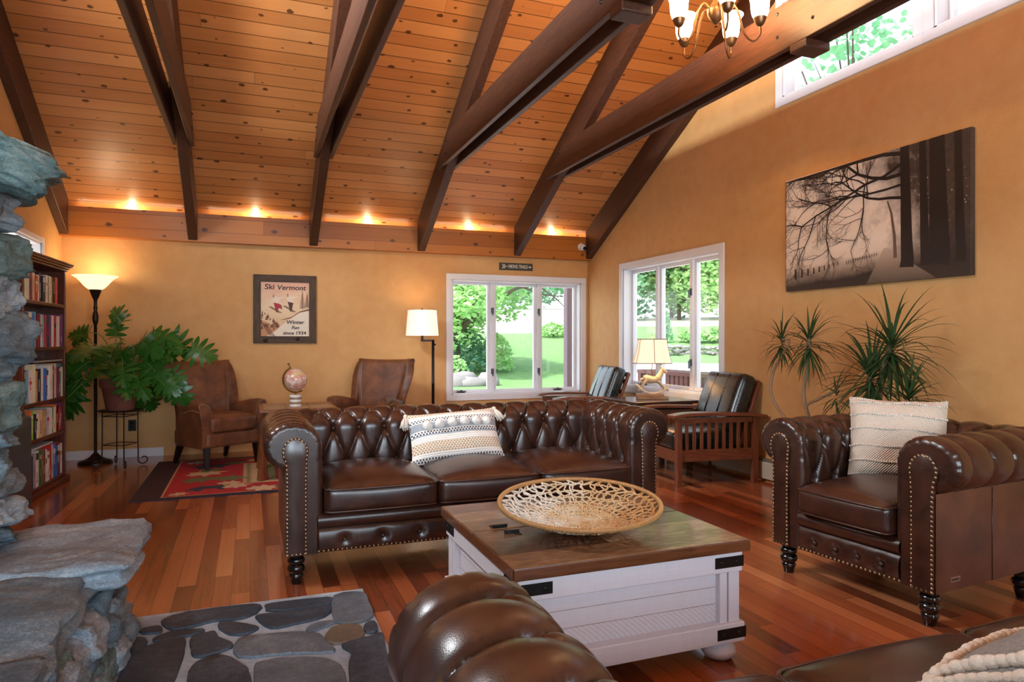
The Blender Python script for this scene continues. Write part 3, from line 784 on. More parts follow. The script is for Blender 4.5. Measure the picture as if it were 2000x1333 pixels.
def tassel(t, p, down, L=.085, r=.024):
    p = Vector(p); d = Vector(down).normalized(); b = MB(); b.ball(p, .014, 10, 6)
    rnd = random.Random(int(p.x*1000)); a0 = d.orthogonal().normalized(); a1 = d.cross(a0)
    for k in range(34):
        q = rnd.uniform(0, 6.28); rr = r*math.sqrt(rnd.random()); e = (a0*math.cos(q)+a1*math.sin(q))*rr
        b.tube([p+d*.004+e*.2, p+d*L*.5+e*.8, p+d*(L*rnd.uniform(.88,1.08))+e], [.004,.0038,.003], 5)
    o = b.build('tassel', M_TUFT, t, smooth=180); return o
t = thing('lumbar_pillow', 'cream navy and tan striped lumbar pillow with pompoms on the sofa behind the coffee table', 'pillow')
pillow(t, .56, .33, .15, M_STRIPE)
M_POM = plain('white_pompom_yarn', S(240,234,226), .95, var=.06, vs=60, bump=.6, bs=180)
for i, x in enumerate((-.165,-.095,-.02,.055,.13,.195)): pompom((x, .052, .094 - abs(x)**2*1.0), .029, i).build('pompom', M_POM, t, smooth=180)
pillow_pose(t, (1.145, 3.935, .632), (-.10,-1,0), rad(32), rad(4))
for p, d in (((-.275,.155,0), (-.25,-1,.15)), ((.275,.155,0), (.35,-1,.1)), ((-.28,-.15,.01), (-.8,-.25,.4))): tassel(t, p, d, .085 if p[1] > 0 else .05)
def ribmat():
    g = G('cream_twill_cotton'); co = g.coord(); o = g.sep(co)
    d1 = g.m('SINE', g.m('MULTIPLY', g.m('ADD', g.m('ABSOLUTE', o[0]), o[1]), 520.0)); f = g.noise(co, 200, 4)
    c = g.ramp(g.m('ADD', g.m('MULTIPLY', d1, .25), f), [(.25, S(196,178,160)), (.7, S(226,212,196))])
    return g.fin(c, .92, g.bump(g.m('ADD', d1, f), .45, .005), spec=.2)
M_RIB = ribmat()
t = thing('throw_pillow', 'cream ribbed square throw pillow standing in the armchair', 'pillow')
pillow(t, .45, .42, .17, M_RIB, ear=.05)
rnd = random.Random(3)
for y in (-.206, -.135, -.06, .03, .105, .172, .206):
    n = 42; b = MB()
    for i in range(n):
        x = -.215 + .43*i/(n-1); u, v = x/.225, y/.21
        k = max(0, 1-abs(u)**2.6)*max(0, 1-abs(v)**2.6); b.ball((x, y+.003*math.sin(x*30)-.02*(v if abs(v)>.9 else 0)*(1-u*u), .085*k**.55+.002), .0062*rnd.uniform(.8,1.2), 6, 4)
    b.build('bobble_row', M_TUFT, t, smooth=180)
pillow_pose(t, (3.09, 2.55, .70), (-.74,-.67,0), rad(20), rad(-1))
t = thing('braided_pillow', 'cream and grey pillow with chunky braided edge on the closest sofa', 'pillow')
M_GRYARN = plain('grey_flecked_wool', S(146,146,144), .95, var=.5, vs=120, bump=.8, bs=150)
pillow(t, .50, .50, .16, M_GRYARN)
b = MB(); rnd = random.Random(9)
for sd, rowz in ((1, .0), (1, .035), (-1, .03)):
    for i in range(22):
        k = -1+2*(i+.5)/22
        for (x, y) in ((k*.235, sd*(.235-rowz)), (sd*(.235-rowz), k*.235)):
            u, v = x/.25, y/.25; kk = max(0, 1-abs(u)**2.6)*max(0, 1-abs(v)**2.6)
            b.ball((x, y, .08*kk**.55+.004), .014*rnd.uniform(.85,1.15), 8, 6, sc=(1.35 if abs(y) > abs(x) else .9, .9 if abs(y) > abs(x) else 1.35, .95))
b.build('braid', M_TUFT, t, smooth=180)
pillow_pose(t, (1.46, .76, .61), (-.12,1,0), rad(66), rad(2))
# ------------------------------------------------------------------ coffee table
M_TOP = planks('distressed_table_top', 1, 0, 0.152, 1.4, [(0.20, S(44,28,19)), (0.34, S(82,54,36)), (0.5, S(116,84,58)), (0.66, S(160,132,102))], gap=.018, gapcol=S(36,22,14), rough=.32, coat=.3, bump=.6, grain=(50, 16.0), big=.7, rv=.3)
M_TOPEDGE = wood('stained_table_edge', S(74,40,20), S(122,72,40), 'x', 6, .35, .2, coat=.3)
def washed(arcs=0.0):
    g = G('whitewashed_board'); co = g.coord(); o = g.sep(co)
    f = g.noise(g.map(co, (2, 2, 40)), 3, 6, .7); f2 = g.noise(g.map(co, (30, 30, 3)), 2.0, 5, .7)
    arc = g.m('SINE', g.m('ADD', g.m('MULTIPLY', o[0], 290.0), g.m('MULTIPLY', g.m('MULTIPLY', o[2], o[2]), 900.0)))
    low = g.m('LESS_THAN', o[2], .215)
    ln = g.m('MAXIMUM', g.m('LESS_THAN', g.m('ABSOLUTE', g.m('SUBTRACT', o[2], .277)), .0016), g.m('LESS_THAN', g.m('ABSOLUTE', g.m('SUBTRACT', o[2], .214)), .0016))
    h = g.m('ADD', g.m('MULTIPLY', f, .5), 0.0); h = g.m('ADD', h, g.m('MULTIPLY', f2, .4))
    c = g.ramp(g.m('ADD', g.m('MULTIPLY', h, .6), .2), [(.22, S(160,138,126)), (.36, S(200,194,198)), (.7, S(214,210,218))])
    if arcs: c = g.mix(g.m('MULTIPLY', g.m('MULTIPLY', g.m('GREATER_THAN', arc, .72), low), .3), c, S(150,124,110)); c = g.mix(g.m('MULTIPLY', ln, g.m('ADD', f2, .1)), c, S(120,92,76))
    return g.fin(c, .5, g.bump(h, .35, .004))
M_WASH = washed(); M_WASHP = washed(.22)
t = thing('coffee_table', 'square white storage coffee table with a dark plank top and black corner brackets', 'coffee table', (1.272, 2.515, 0))
hx, hy = .472, .455
b = MB().box(-hx, hx, -hy, .005, .415, .46); MB_ = MB()
top = b.build('table_top', [M_TOP], t, smooth=0, bevel=.006)
b = MB().box(-hx, hx, .012, hy, .415, .4595); b.build('lift_top', M_TOP, t, smooth=0, bevel=.006)
b = MB(); e = .0012
b.box(-hx-e, hx+e, -hy-e, -hy+.01, .418, .456); b.box(-hx-e, hx+e, hy-.01, hy+e, .418, .456)
b.box(-hx-e, -hx+.01, -hy, .005, .418, .456); b.box(hx-.01, hx+e, -hy, .005, .418, .456); b.box(-hx-e, -hx+.01, .012, hy, .418, .456); b.box(hx-.01, hx+e, .012, hy, .418, .456)
b.build('edge_band', M_TOPEDGE, top, smooth=0, bevel=.002)
bx, by = .445, .428
b = MB().box(-bx+.03, bx-.03, -by+.03, by-.03, .09, .41); b.build('panels', M_WASHP, t, smooth=0)
b = MB()
b.box(-bx-.008, bx+.008, -by-.008, by+.008, .338, .414); b.build('apron', M_WASH, t, smooth=0, bevel=.004)
b = MB().box(-bx-.014, bx+.014, -by-.014, by+.014, .078, .15); b.build('plinth', M_WASH, t, smooth=0, bevel=.004)
for sx in (-1, 1):
    for sy in (-1, 1):
        x, y = sx*bx, sy*by; b = MB()
        b.box(min(x, x-sx*.048), max(x, x-sx*.048), min(y, y-sy*.048), max(y, y-sy*.048), .145, .345)
        b.box(min(x-sx*.052, x-sx*.085), max(x-sx*.052, x-sx*.085), min(y-sy*.004, y-sy*.045), max(y-sy*.004, y-sy*.045), .145, .345)
        b.box(min(x-sx*.004, x-sx*.045), max(x-sx*.004, x-sx*.045), min(y-sy*.052, y-sy*.085), max(y-sy*.052, y-sy*.085), .145, .345)
        b.build('corner_post', M_WASH, t, smooth=0, bevel=.003)
for sx in (-1, 1):
    for sy in (-1, 1):
        for z0, z1, gx in ((.358, .398, .0085), (.094, .134, .0145)):
            x, y = sx*(bx+gx), sy*(by+gx); b = MB()
            b.box(min(x+sx*.0025, x-sx*.125), max(x+sx*.0025, x-sx*.125), min(y, y+sy*.0025), max(y, y+sy*.0025), z0, z1)
            b.box(min(x, x+sx*.0025), max(x, x+sx*.0025), min(y+sy*.0025, y-sy*.125), max(y+sy*.0025, y-sy*.125), z0, z1)
            for q in (.03, .098):
                b.ball((x-sx*q, y+sy*.0025, (z0+z1)/2), .0075, 10, 5, sc=(1,.6,1)); b.ball((x+sx*.0025, y-sy*q, (z0+z1)/2), .0075, 10, 5, sc=(.6,1,1))
            b.build('corner_bracket', M_BLACK, t, smooth=40)
for sx in (-1, 1):
    for sy in (-1, 1):
        MB().lathe([(.03,0),(.052,.008),(.064,.026),(.063,.040),(.052,.056),(.040,.062),(.046,.068),(.044,.08)], 24, (sx*(bx-.055), sy*(by-.055), 0)).build('bun_foot', M_WASH, t, smooth=50)
for hxp, hyp in ((-.345, .03), (.30, .03), (-.33, -.06)):
    b = MB().box(hxp-.028, hxp+.028, hyp-.006, hyp+.006, .4602, .468); b.box(hxp-.034 if hyp > 0 else hxp+.008, hxp-.012 if hyp > 0 else hxp+.03, hyp-.0, hyp+(.035 if hyp > 0 else -.035), .4602, .463)
    b.tube([(hxp-.03, hyp, .467), (hxp+.03, hyp, .467)], .005, 8); b.build('hinge', M_BLACK, t, smooth=40)

# ------------------------------------------------------------------ woven basket tray
def canemat():
    g = G('rattan_cane'); co = g.coord(); f = g.noise(co, 9, 4); f2 = g.noise(co, 60, 3); o = g.sep(co)
    w = g.m('ADD', g.m('ADD', g.m('MULTIPLY', f, .9), g.m('MULTIPLY', o[0], 1.1)), g.m('MULTIPLY', f2, .35))
    c = g.ramp(w, [(.40, S(204,194,178)), (.66, S(186,158,118)), (.95, S(174,126,76))]); return g.fin(c, .5, g.bump(g.noise(co, 300, 2), .2, .002))
M_CANE = canemat(); M_CANEW = plain('rattan_rim', S(170,124,74), .45, var=.2, vs=30)
t = thing('woven_tray', 'round openwork rattan tray on the coffee table', 'woven tray')
RB = .318
def bz(r): return .004 + .083*(r/RB)**2.3
strands = MB()
for n, r0, r1, tw in ((38, .12, RB-.008, .5), (38, .12, RB-.008, -.5), (30, .045, .15, .8), (30, .045, .15, -.8)):
    for k in range(n):
        pts = []
        for i in range(13):
            u = i/12; r = r0+(r1-r0)*u; a = 2*PI*k/n + tw*u + .06*math.sin(u*18+k); pts.append((r*math.cos(a), r*math.sin(a), bz(r)+.003*math.sin(u*22+(0 if tw > 0 else PI))))
        strands.tube(pts, .0042, 5)
for r, rr in ((.05,.003),(.065,.003),(.08,.003),(.098,.0034),(.116,.0034),(.135,.0036),(.158,.0036),(.182,.0038),(.214,.0042),(.252,.0042),(.292,.0042)):
    pts = [(r*math.cos(2*PI*i/90)*(1+.006*math.sin(i*2.1)), r*math.sin(2*PI*i/90)*(1+.006*math.sin(i*2.1)), bz(r)+.0035*math.sin(i*2.4)) for i in range(90)]
    strands.tube(pts, rr, 5, closed=True)
for k in range(16):
    r = .004+.0028*k; strands.tube([(r*math.cos(2*PI*i/30), r*math.sin(2*PI*i/30), bz(r)+.002) for i in range(30)], .0019, 4, closed=True)
strands.build('weave', M_CANE, t, smooth=180)
b = MB(); b.tube([(RB*math.cos(2*PI*i/72), RB*math.sin(2*PI*i/72), bz(RB)) for i in range(72)], .0075, 8, closed=True)
n = 230
for i in range(n):
    a = 2*PI*i/n; pts = []
    for k in range(9):
        q = 2*PI*k/8; a2 = a + (k/8-.5)*.03; rr = RB+.0082*math.cos(q); pts.append((rr*math.cos(a2), rr*math.sin(a2), bz(RB)+.0082*math.sin(q)))
    b.tube(pts, .0021, 4)
b.build('rim', M_CANEW, t, smooth=180)
t.location = (1.224, 2.452, .478); t.rotation_euler = (rad(5.5), 0, rad(-18))
t.matrix_world = Matrix.Translation((1.224, 2.44, .474)) @ Matrix.Rotation(-TH, 4, 'Z') @ Matrix.Rotation(rad(5.0), 4, 'X')

# ------------------------------------------------------------------ wing chairs
M_SUEDE = leather('distressed_brown_suede', S(60,34,22), S(136,84,52), rough=.46, grain=180, bump=.08, mott=4.5, coat=0.0)
M_WOODLEG = plain('espresso_wood', S(26,16,12), .35)
def wing_chair(label, loc, rz):
    t = thing('wing_chair', label, 'armchair', loc, rz, 'wing chairs at the far wall')
    def path(s):         # s 0..1 : left arm front -> back -> right arm front ; returns x,y,outward normal
        L1, r = .46, .12; hw, yb = .315, .27
        arc = PI/2*r; tot = 2*(L1+arc)+2*(hw-r); d = s*tot
        def half(d):     # from arm front
            if d < L1: return (-hw, yb-r-L1+d, -1, 0)
            if d < L1+arc:
                a = (d-L1)/r; return (-hw+r-r*math.cos(a), yb-r+r*math.sin(a), -math.cos(a), math.sin(a))
            return (-hw+r+(d-L1-arc), yb, 0, 1)
        if d <= tot/2: return half(d)
        x, y, nx, ny = half(tot-d); return (-x, y, -nx, ny)
    def topz(s):
        q = min(s, 1-s); k = q/.345
        if k < .74: return .615 - .045*sm(k/.74) + .012*math.sin(k*5)
        if k < 1: return .57 + .425*sm((k-.74)/.235)
        return .995 - .012*math.sin(min(1, (q-.345)/.155)*PI/2)
    nl = 22
    def sect(s, k):
        x, y, nx, ny = path(s); T = topz(s); q = min(s, 1-s)
        th = .085 + .02*(1-sm(q/.12)); zb_o, zb_i = .19, .32
        # loop: outer bottom -> outer top -> round -> inner top -> inner bottom
        seq = []
        for i in range(8): seq.append((0, zb_o + (T-th/2-zb_o)*i/7))
        for i in range(1, 7):
            a = PI*i/7; seq.append((-th/2+th/2*math.cos(a), T-th/2+th/2*math.sin(a)))
        for i in range(8): seq.append((-th, T-th/2 + (zb_i-(T-th/2))*i/7))
        o, z = seq[k]
        f = max(0, (z-.55)/.45)
        if z < .62 and o < -.05 and .35 < s < .65: o -= .02*sm((.62-z)/.06)
        wingf = sm((min(s, 1-s)-.19)/.10)
        fl = .075*f*abs(nx)*1.7 + .05*sm((T-.56)/.1)*0
        X = x + nx*(o + fl) + (math.copysign(.075*f, x) if abs(nx) < .5 else 0)*min(1, abs(x)/.2)
        Y = y + ny*o + .13*f*1.0 - .05*f*(1-wingf)
        if q < .20: X += math.copysign(.03*sm((z-.35)/.25)*(1-q/.2), x)    # arms roll outwards at the front
        return (X, Y, z)
    for nm, s0, s1, n in (('armrest', 0, .30, 22), ('backrest', .30, .70, 40), ('armrest', .70, 1, 22)):
        b = MB(); b.grid(lambda u, v: sect(s0+(s1-s0)*u, round(v*(nl-1))), n, nl, flip=False)
        if nm == 'armrest':
            fr = 0 if s0 == 0 else n-1; loop = [fr*nl+k for k in range(nl)]
            b.f.append(tuple(loop) if s0 == 0 else tuple(loop[::-1])); b.mi.append(0)
        o = b.build(nm, M_SUEDE, t, smooth=60)
        if nm == 'armrest':
            nb = MB(); s_ = .001 if s0 == 0 else .999
            for k in range(3, nl-4):
                p = Vector(sect(s_, k)); q = Vector(sect(s_, k+1))
                for w in (0, .33, .66):
                    c = p.lerp(q, w); nb.ball((c.x*.985, c.y-.002, c.z-.008 if k > 7 else c.z), .0055, 6, 4)
            for i in range(30):
                ss = .002 + .22*i/29; ss = ss if s0 == 0 else 1-ss; c = Vector(sect(ss, 7)); nb.ball((c.x*1.004, c.y, c.z-.03), .0052, 6, 4)
            nb.build('nailheads', M_NAIL, o, smooth=180)
    MB().soft(-.245, .245, -.335, .20, .33, .475, .035, crown=.03, n=10).build('seat_cushion', M_SUEDE, t, smooth=180)
    MB().soft(-.30, .30, -.315, .25, .19, .335, .025, n=6).build('seat_base', M_SUEDE, t, smooth=180)
    for x in (-.255, .255):
        MB().bar((x, -.275, .20), (x*1.02, -.29, 0), .062, .062, taper=.62).build('leg', M_WOODLEG, t, smooth=0, bevel=.004)
        MB().bar((x*.95, .22, .20), (x*1.02, .30, 0), .055, .055, taper=.62).build('leg', M_WOODLEG, t, smooth=0, bevel=.004)
    return t
wing_chair('brown distressed wing chair beside the potted philodendron', (-.30, 7.27, .012), math.atan2(.526, .85))
wing_chair('brown distressed wing chair below the gap between poster and floor lamp', (1.20, 7.30, .012), math.atan2(-.60, .80))

# ------------------------------------------------------------------ mission chairs and end tables
M_OAK = wood('fumed_oak', S(84,42,26), S(148,84,52), 'z', 7, .38, .15, coat=.15)
M_OAKY = wood('fumed_oak_long', S(84,42,26), S(148,84,52), 'y', 7, .36, .15, coat=.2)
M_BLKLEA = leather('black_green_leather', S(14,18,17), S(34,40,38), rough=.26, grain=200, bump=.1, coat=.4)
def mission_chair(label, loc, rz):
    t = thing('mission_chair', label, 'armchair', loc, rz, 'mission armchairs by the gable window')
    hw, d0, d1 = .345, -.37, .37
    for x in (-hw, hw):
        for y in (d0, d1-.03): MB().box(x-.024, x+.024, y-.024, y+.024, 0, .56).build('leg', M_OAK, t, smooth=0, bevel=.003)
        b = MB(); w = .062
        def arm(u, v):
            return None
        pts = [(d0-.07, .575), (d0+.05, .592), (d0+.25, .594), (d1-.1, .580), (d1+.06, .562)]
        P = catmull([(0, p[0], p[1]) for p in pts], 5)
        vs = []; fs = []
        for p in P:
            for dx, dz in ((-w,-.013),(w,-.013),(w,.013),(-w,.013)): vs.append((x+dx, p.y, p.z+dz))
        for i in range(len(P)-1):
            for k in range(4): l = (k+1)%4; fs.append((i*4+k, i*4+l, (i+1)*4+l, (i+1)*4+k))
        fs += [(3,2,1,0), tuple((len(P)-1)*4+k for k in range(4))]
        b.add(vs, fs); b.build('armrest', M_OAKY, t, smooth=30, bevel=.004)
        b = MB().box(x-.011, x+.011, d0+.02, d1-.05, .20, .295); b.box(x-.011, x+.011, d0+.02, d1-.05, .515, .56); b.build('side_rail', M_OAKY, t, smooth=0, bevel=.002)
        b = MB()
        for i in range(9):
            y = d0+.075+i*.0685; b.box(x-.007, x+.007, y-.014, y+.014, .29, .52)
        b.build('slats', M_OAK, t, smooth=0, bevel=.0015)
    MB().box(-hw+.02, hw-.02, d0-.012, d0+.012, .19, .285).build('front_rail', M_OAKY, t, smooth=0, bevel=.002)
    MB().box(-hw+.02, hw-.02, d1-.05, d1-.026, .19, .285).build('back_rail', M_OAKY, t, smooth=0, bevel=.002)
    MB().soft(-hw+.03, hw-.03, d0-.02, d1-.14, .285, .435, .035, crown=.02, n=8).build('seat_cushion', M_BLKLEA, t, smooth=180)
    a = rad(20); M = Matrix.Translation((0, d1-.21, .41)) @ Matrix.Rotation(-a, 4, 'X')
    o = MB().soft(-hw+.035, hw-.035, -.075, .075, 0, .53, .05, n=12, front=.02).build('back_cushion', M_BLKLEA, t, smooth=180); o.matrix_local = M
    s = MB(); s.tube([(.10, -.092, .05), (.10, -.096, .27), (.10, -.078, .50), (.10, -.03, .528)], .004, 5); s.tube([(-.10, -.092, .05), (-.10, -.096, .27), (-.10, -.078, .50), (-.10, -.03, .528)], .004, 5)
    s.build('cushion_seam', M_BLKLEA, o, smooth=180)
    b = MB()
    for x in (-hw+.055, hw-.055): b.box(x-.02, x+.02, .082, .112, -.12, .50)
    for z in (.02, .14, .26, .38, .46): b.box(-hw+.05, hw-.05, .09, .104, z, z+.05)
    b = b.build('back_frame', M_OAK, t, smooth=0, bevel=.003); b.matrix_local = M
    return t
mission_chair('black leather mission chair beside the tufted armchair, its slatted side towards the room', (3.71, 5.06, 0), rad(-97))
mission_chair('black leather mission chair in the corner between the two windows', (3.50, 6.86, 0), rad(-100))
M_TBL = wood('dark_end_table_wood', S(44,26,18), S(84,50,34), 'y', 5, .3, .12, coat=.35)
def end_table(name, label, x0, x1, y0, y1, h, m, topm, splay=.0, leg=.045, tile=False):
    cx, cy = (x0+x1)/2, (y0+y1)/2; hx, hy = (x1-x0)/2, (y1-y0)/2
    t = thing(name, label, 'table', (cx, cy, 0))
    MB().box(-hx, hx, -hy, hy, h-.028, h).build('table_top', m, t, smooth=0, bevel=.005)
    MB().box(-hx+.05, hx-.05, -hy+.05, hy-.05, h-.095, h-.026).build('apron', m, t, smooth=0, bevel=.003)
    for sx in (-1, 1):
        for sy in (-1, 1): MB().bar((sx*(hx-.065), sy*(hy-.065), h-.03), (sx*(hx-.065+splay), sy*(hy-.065+splay), 0), leg, leg).build('leg', m, t, smooth=0, bevel=.003)
    return t
t = end_table('end_table', 'dark wooden end table with the horse lamp between two black leather chairs', 3.33, 4.03, 5.475, 6.08, .63, M_TBL, M_TBL)
MB().box(-.26, .26, -.2, .2, .14, .16).build('shelf', M_TBL, t, smooth=0, bevel=.003)
M_TILE = plain('slate_tile', S(150,118,90), .35, var=.15, vs=6)
M_MIDOAK = wood('honey_oak', S(96,54,28), S(150,92,52), 'z', 6, .4, .12)
t = end_table('lamp_table', 'square tile-topped wooden table with the small globe between the wing chairs', .075, .725, 6.17, 6.81, .60, M_MIDOAK, M_TILE, splay=.05, leg=.05)
t.location.z = .012
b = MB()
for i in range(3):
    for j in range(3): b.box(-.29+i*.196, -.29+i*.196+.188, -.285+j*.193, -.285+j*.193+.185, .598, .6035)
b.build('tiles', M_TILE, t, smooth=0, bevel=.002)

# ------------------------------------------------------------------ globe
def globemat():
    g = G('printed_map'); co = g.coord(); f = g.noise(co, 22, 5, .6); f2 = g.noise(co, 90, 4, .7); f3 = g.noise(co, 11, 3)
    c = g.ramp(f, [(.42, S(214,196,190)), (.5, S(204,150,128)), (.6, S(196,138,116))])
    c = g.mix(g.ramp(f3, [(.55, grey(0)), (.62, grey(.7))]), c, S(206,204,150)); c = g.mix(g.ramp(f2, [(.6, grey(0)), (.66, grey(.75))]), c, S(92,60,52))
    return g.fin(c, .22, coat=.4)
t = thing('table_globe', 'small pink and beige globe on a striped marble base on the tiled table', 'globe', (.384, 6.42, .6145))
M_MAR = plain('white_marble', S(228,226,222), .3, var=.04, vs=20); M_MARG = plain('brown_marble', S(150,124,104), .3, var=.15, vs=30)
for i in range(5): MB().lathe([(.0, i*.0205), (.0525, i*.0205), (.0525, (i+1)*.0205), (0, (i+1)*.0205)], 28).build('marble_ring', M_MARG if i % 2 else M_MAR, t, smooth=40, bevel=.001)
ax = rad(-24); gc = Vector((0, 0, .238)); R3 = .1
b = MB().ball((0,0,0), R3, 32, 20); o = b.build('sphere', globemat(), t, smooth=180); o.location = gc; o.rotation_euler = (0, ax, 0)
b = MB()
def merid(u, v):
    q = rad(112) + rad(190)*u; k = round(v*4) % 4; rr = (.108, .108, .119, .119)[k]
    return (gc.x + rr*math.cos(q), (-.008, .008, .008, -.008)[k], gc.z + rr*math.sin(q))
b.grid(merid, 36, 5); b.build('meridian_arm', M_BRASS, t, smooth=50)
b = MB(); d = Vector((math.sin(ax), 0, math.cos(ax)))
b.tube([gc + d*.098, gc + d*.15], .004, 8); b.lathe([(.012,0),(.004,.012),(.004,.016),(.014,.03)], 12, M=Matrix.Translation(gc+d*.128) @ Matrix.Rotation(ax, 4, 'Y')); b.tube([gc - d*.098, gc - d*.122], .005, 8)
b.lathe([(.008,0),(.013,.008),(.008,.016),(.006,.03)], 12, (0,0,.1025)); b.build('spindle', M_BRASS, t, smooth=50)
t.rotation_euler = (0, 0, -TH)
# ------------------------------------------------------------------ framed poster on the far wall
M_BARN = wood('weathered_barn_wood', S(52,40,30), S(104,80,60), 'x', 9, .7, .5); M_BARNZ = wood('weathered_barn_wood_upright', S(52,40,30), S(104,80,60), 'z', 9, .7, .5)
def flat(name, c, rough=.6): return plain(name, c, rough)
X0, X1, Z0, Z1 = .035, .698, 1.175, 1.929
pcx, pcz = (X0+X1)/2, (Z0+Z1)/2; pw, ph = X1-X0, Z1-Z0; fwid = .078
t = thing('framed_poster', 'barnwood-framed vintage ski poster on the far wall above the globe', 'poster', (pcx, YB-.002, pcz))
b = MB().prism([(-pw/2,-ph/2),(pw/2,-ph/2),(pw/2-fwid,-ph/2+fwid),(-pw/2+fwid,-ph/2+fwid)], -.03, 0, 'y'); fr = b.build('frame', M_BARN, t, smooth=0, bevel=.003); b = MB().prism([(-pw/2,ph/2),(-pw/2+fwid,ph/2-fwid),(pw/2-fwid,ph/2-fwid),(pw/2,ph/2)], -.03, 0, 'y')
b.build('frame', M_BARN, t, smooth=0, bevel=.003)
b = MB().prism([(-pw/2,-ph/2),(-pw/2+fwid,-ph/2+fwid),(-pw/2+fwid,ph/2-fwid),(-pw/2,ph/2)], -.03, 0, 'y'); b.build('frame', M_BARNZ, t, smooth=0, bevel=.003); b = MB().prism([(pw/2,-ph/2),(pw/2,ph/2),(pw/2-fwid,ph/2-fwid),(pw/2-fwid,-ph/2+fwid)], -.03, 0, 'y')
b.build('frame', M_BARNZ, t, smooth=0, bevel=.003)
b = MB(); b.ball((-.205, -.03, -.345), .02, 10, 5, sc=(1.3,.4,1)); b.build('knot', M_LAMPBLK, fr); b = MB().ball((.13, -.03, -.33), .018, 10, 5, sc=(1.3,.4,1)); b.build('knot', M_LAMPBLK, fr)
iw, ih = pw-2*fwid, ph-2*fwid
def pposter():
    g = G('poster_print'); co = g.coord(); o = g.sep(co); f = g.noise(g.map(co, (1,1,2), rot=(0,.6,0)), 7, 4)
    c = g.ramp(g.m('ADD', g.m('MULTIPLY', o[2], 1.2), g.m('ADD', g.m('MULTIPLY', f, .5), .25)), [(.25, S(220,178,128)), (.55, S(232,204,164)), (.85, S(226,168,138))]); return g.fin(c, .45)
art = MB().box(-iw/2, iw/2, -.014, -.008, -ih/2, ih/2).build('printed_sheet', pposter(), t, smooth=0)
MP = [flat('poster_snow', S(238,224,204)), flat('poster_sepia', S(112,62,40)), flat('poster_red', S(170,40,52)), flat('poster_brown', S(84,48,36)), flat('poster_cream', S(236,216,194)), flat('poster_tan', S(196,140,96))]
pm = MB(); lay = [0]
def pp(poly, m):         # poster drawing in unit coordinates 0..1 (x right, y up)
    lay[0] += 1; y = -.0142 - lay[0]*.000008
    pm.add([(-iw/2+iw*x, y, -ih/2+ih*z) for x, z in poly], [tuple(range(len(poly)))], m)
pp([(.12,0),(.30,.10),(.45,.22),(.62,.33),(.80,.44),(1,.48),(1,0)], 0)
pp([(.40,.30),(.52,.33),(.64,.36),(.80,.46),(1,.51),(1,.48),(.8,.44),(.62,.335),(.5,.31)], 1)
pp([(0,0),(.12,0),(.30,.10),(.40,.19),(.34,.27),(.2,.22),(.10,.26),(0,.30)], 5)
rnd = random.Random(2)
for k in range(46):
    x, y = rnd.uniform(0,.36), rnd.uniform(.14,.46)
    if y > .50-x*.75: continue
    s = rnd.uniform(.02,.045); pp([(x-s*.7,y-s),(x+s*.7,y-s*.8),(x+.1*s,y+s)], 1)
for k in range(9): pp([(.0+.02*k,.26-.028*k),(.02*k+.14,.20-.024*k),(.02*k+.14,.19-.024*k),(.02*k,.245-.028*k)], 1)
for tx, ty, th in ((.86,.50,.36),(.96,.52,.30)):
    pp([(tx-.006,ty),(tx+.006,ty),(tx+.003,ty+th),(tx-.003,ty+th)], 1)
    for k in range(11):
        y = ty+.03+th*.9*k/11; w = .085*(1-k/11.5); pp([(tx-w,y-.012),(tx,y+.018),(tx,y+.008),(tx-w*.2,y-.006)], 1); pp([(tx+w,y-.012),(tx,y+.018),(tx,y+.008),(tx+w*.2,y-.006)], 1)
for sx, sy, mm in ((.26,.52,2),(.55,.54,3)):
    pp([(sx+.05,sy-.08),(sx+.09,sy-.08),(sx+.10,sy+.0),(sx+.12,sy+.08),(sx+.00,sy+.10),(sx+.03,sy)], mm)
    pp([(sx,sy+.10),(sx+.12,sy+.08),(sx+.10,sy+.20),(sx+.03,sy+.22),(sx-.03,sy+.18)], 4); pp([(sx-.02,sy+.19),(sx+.02,sy+.19),(sx+.02,sy+.245),(sx-.02,sy+.245)], 5)
    pp([(sx+.09,sy+.15),(sx+.20,sy+.19),(sx+.20,sy+.205),(sx+.09,sy+.19)], 4)
    pp([(sx-.10,sy+.02),(sx+.12,sy-.095),(sx+.13,sy-.085),(sx-.09,sy+.03)], 3); pp([(sx-.06,sy+.02),(sx+.16,sy-.095),(sx+.17,sy-.085),(sx-.05,sy+.03)], 3)
pp([(.36,.52),(.44,.50),(.42,.58),(.34,.60)], 2)
pm.build('printed_scene', MP, art, smooth=0)
M_INK = flat('poster_ink', S(52,26,20))
RX90 = Matrix.Rotation(PI/2, 4, 'X')
def pt(body, x, z, size, sh=.1, sx=1.1): return text(body, size, 'lettering', M_INK, art, Matrix.Translation((x, -.0165, z)) @ RX90, sh, sx=sx, offset=.0012)
pt('Ski', -.165, .242, .082); pt('Vermont', .065, .238, .076, .15); pt('Winter', .105, -.145, .058); pt('Fun', .105, -.205, .05, .25); pt('since 1934', .10, -.265, .052, 0)
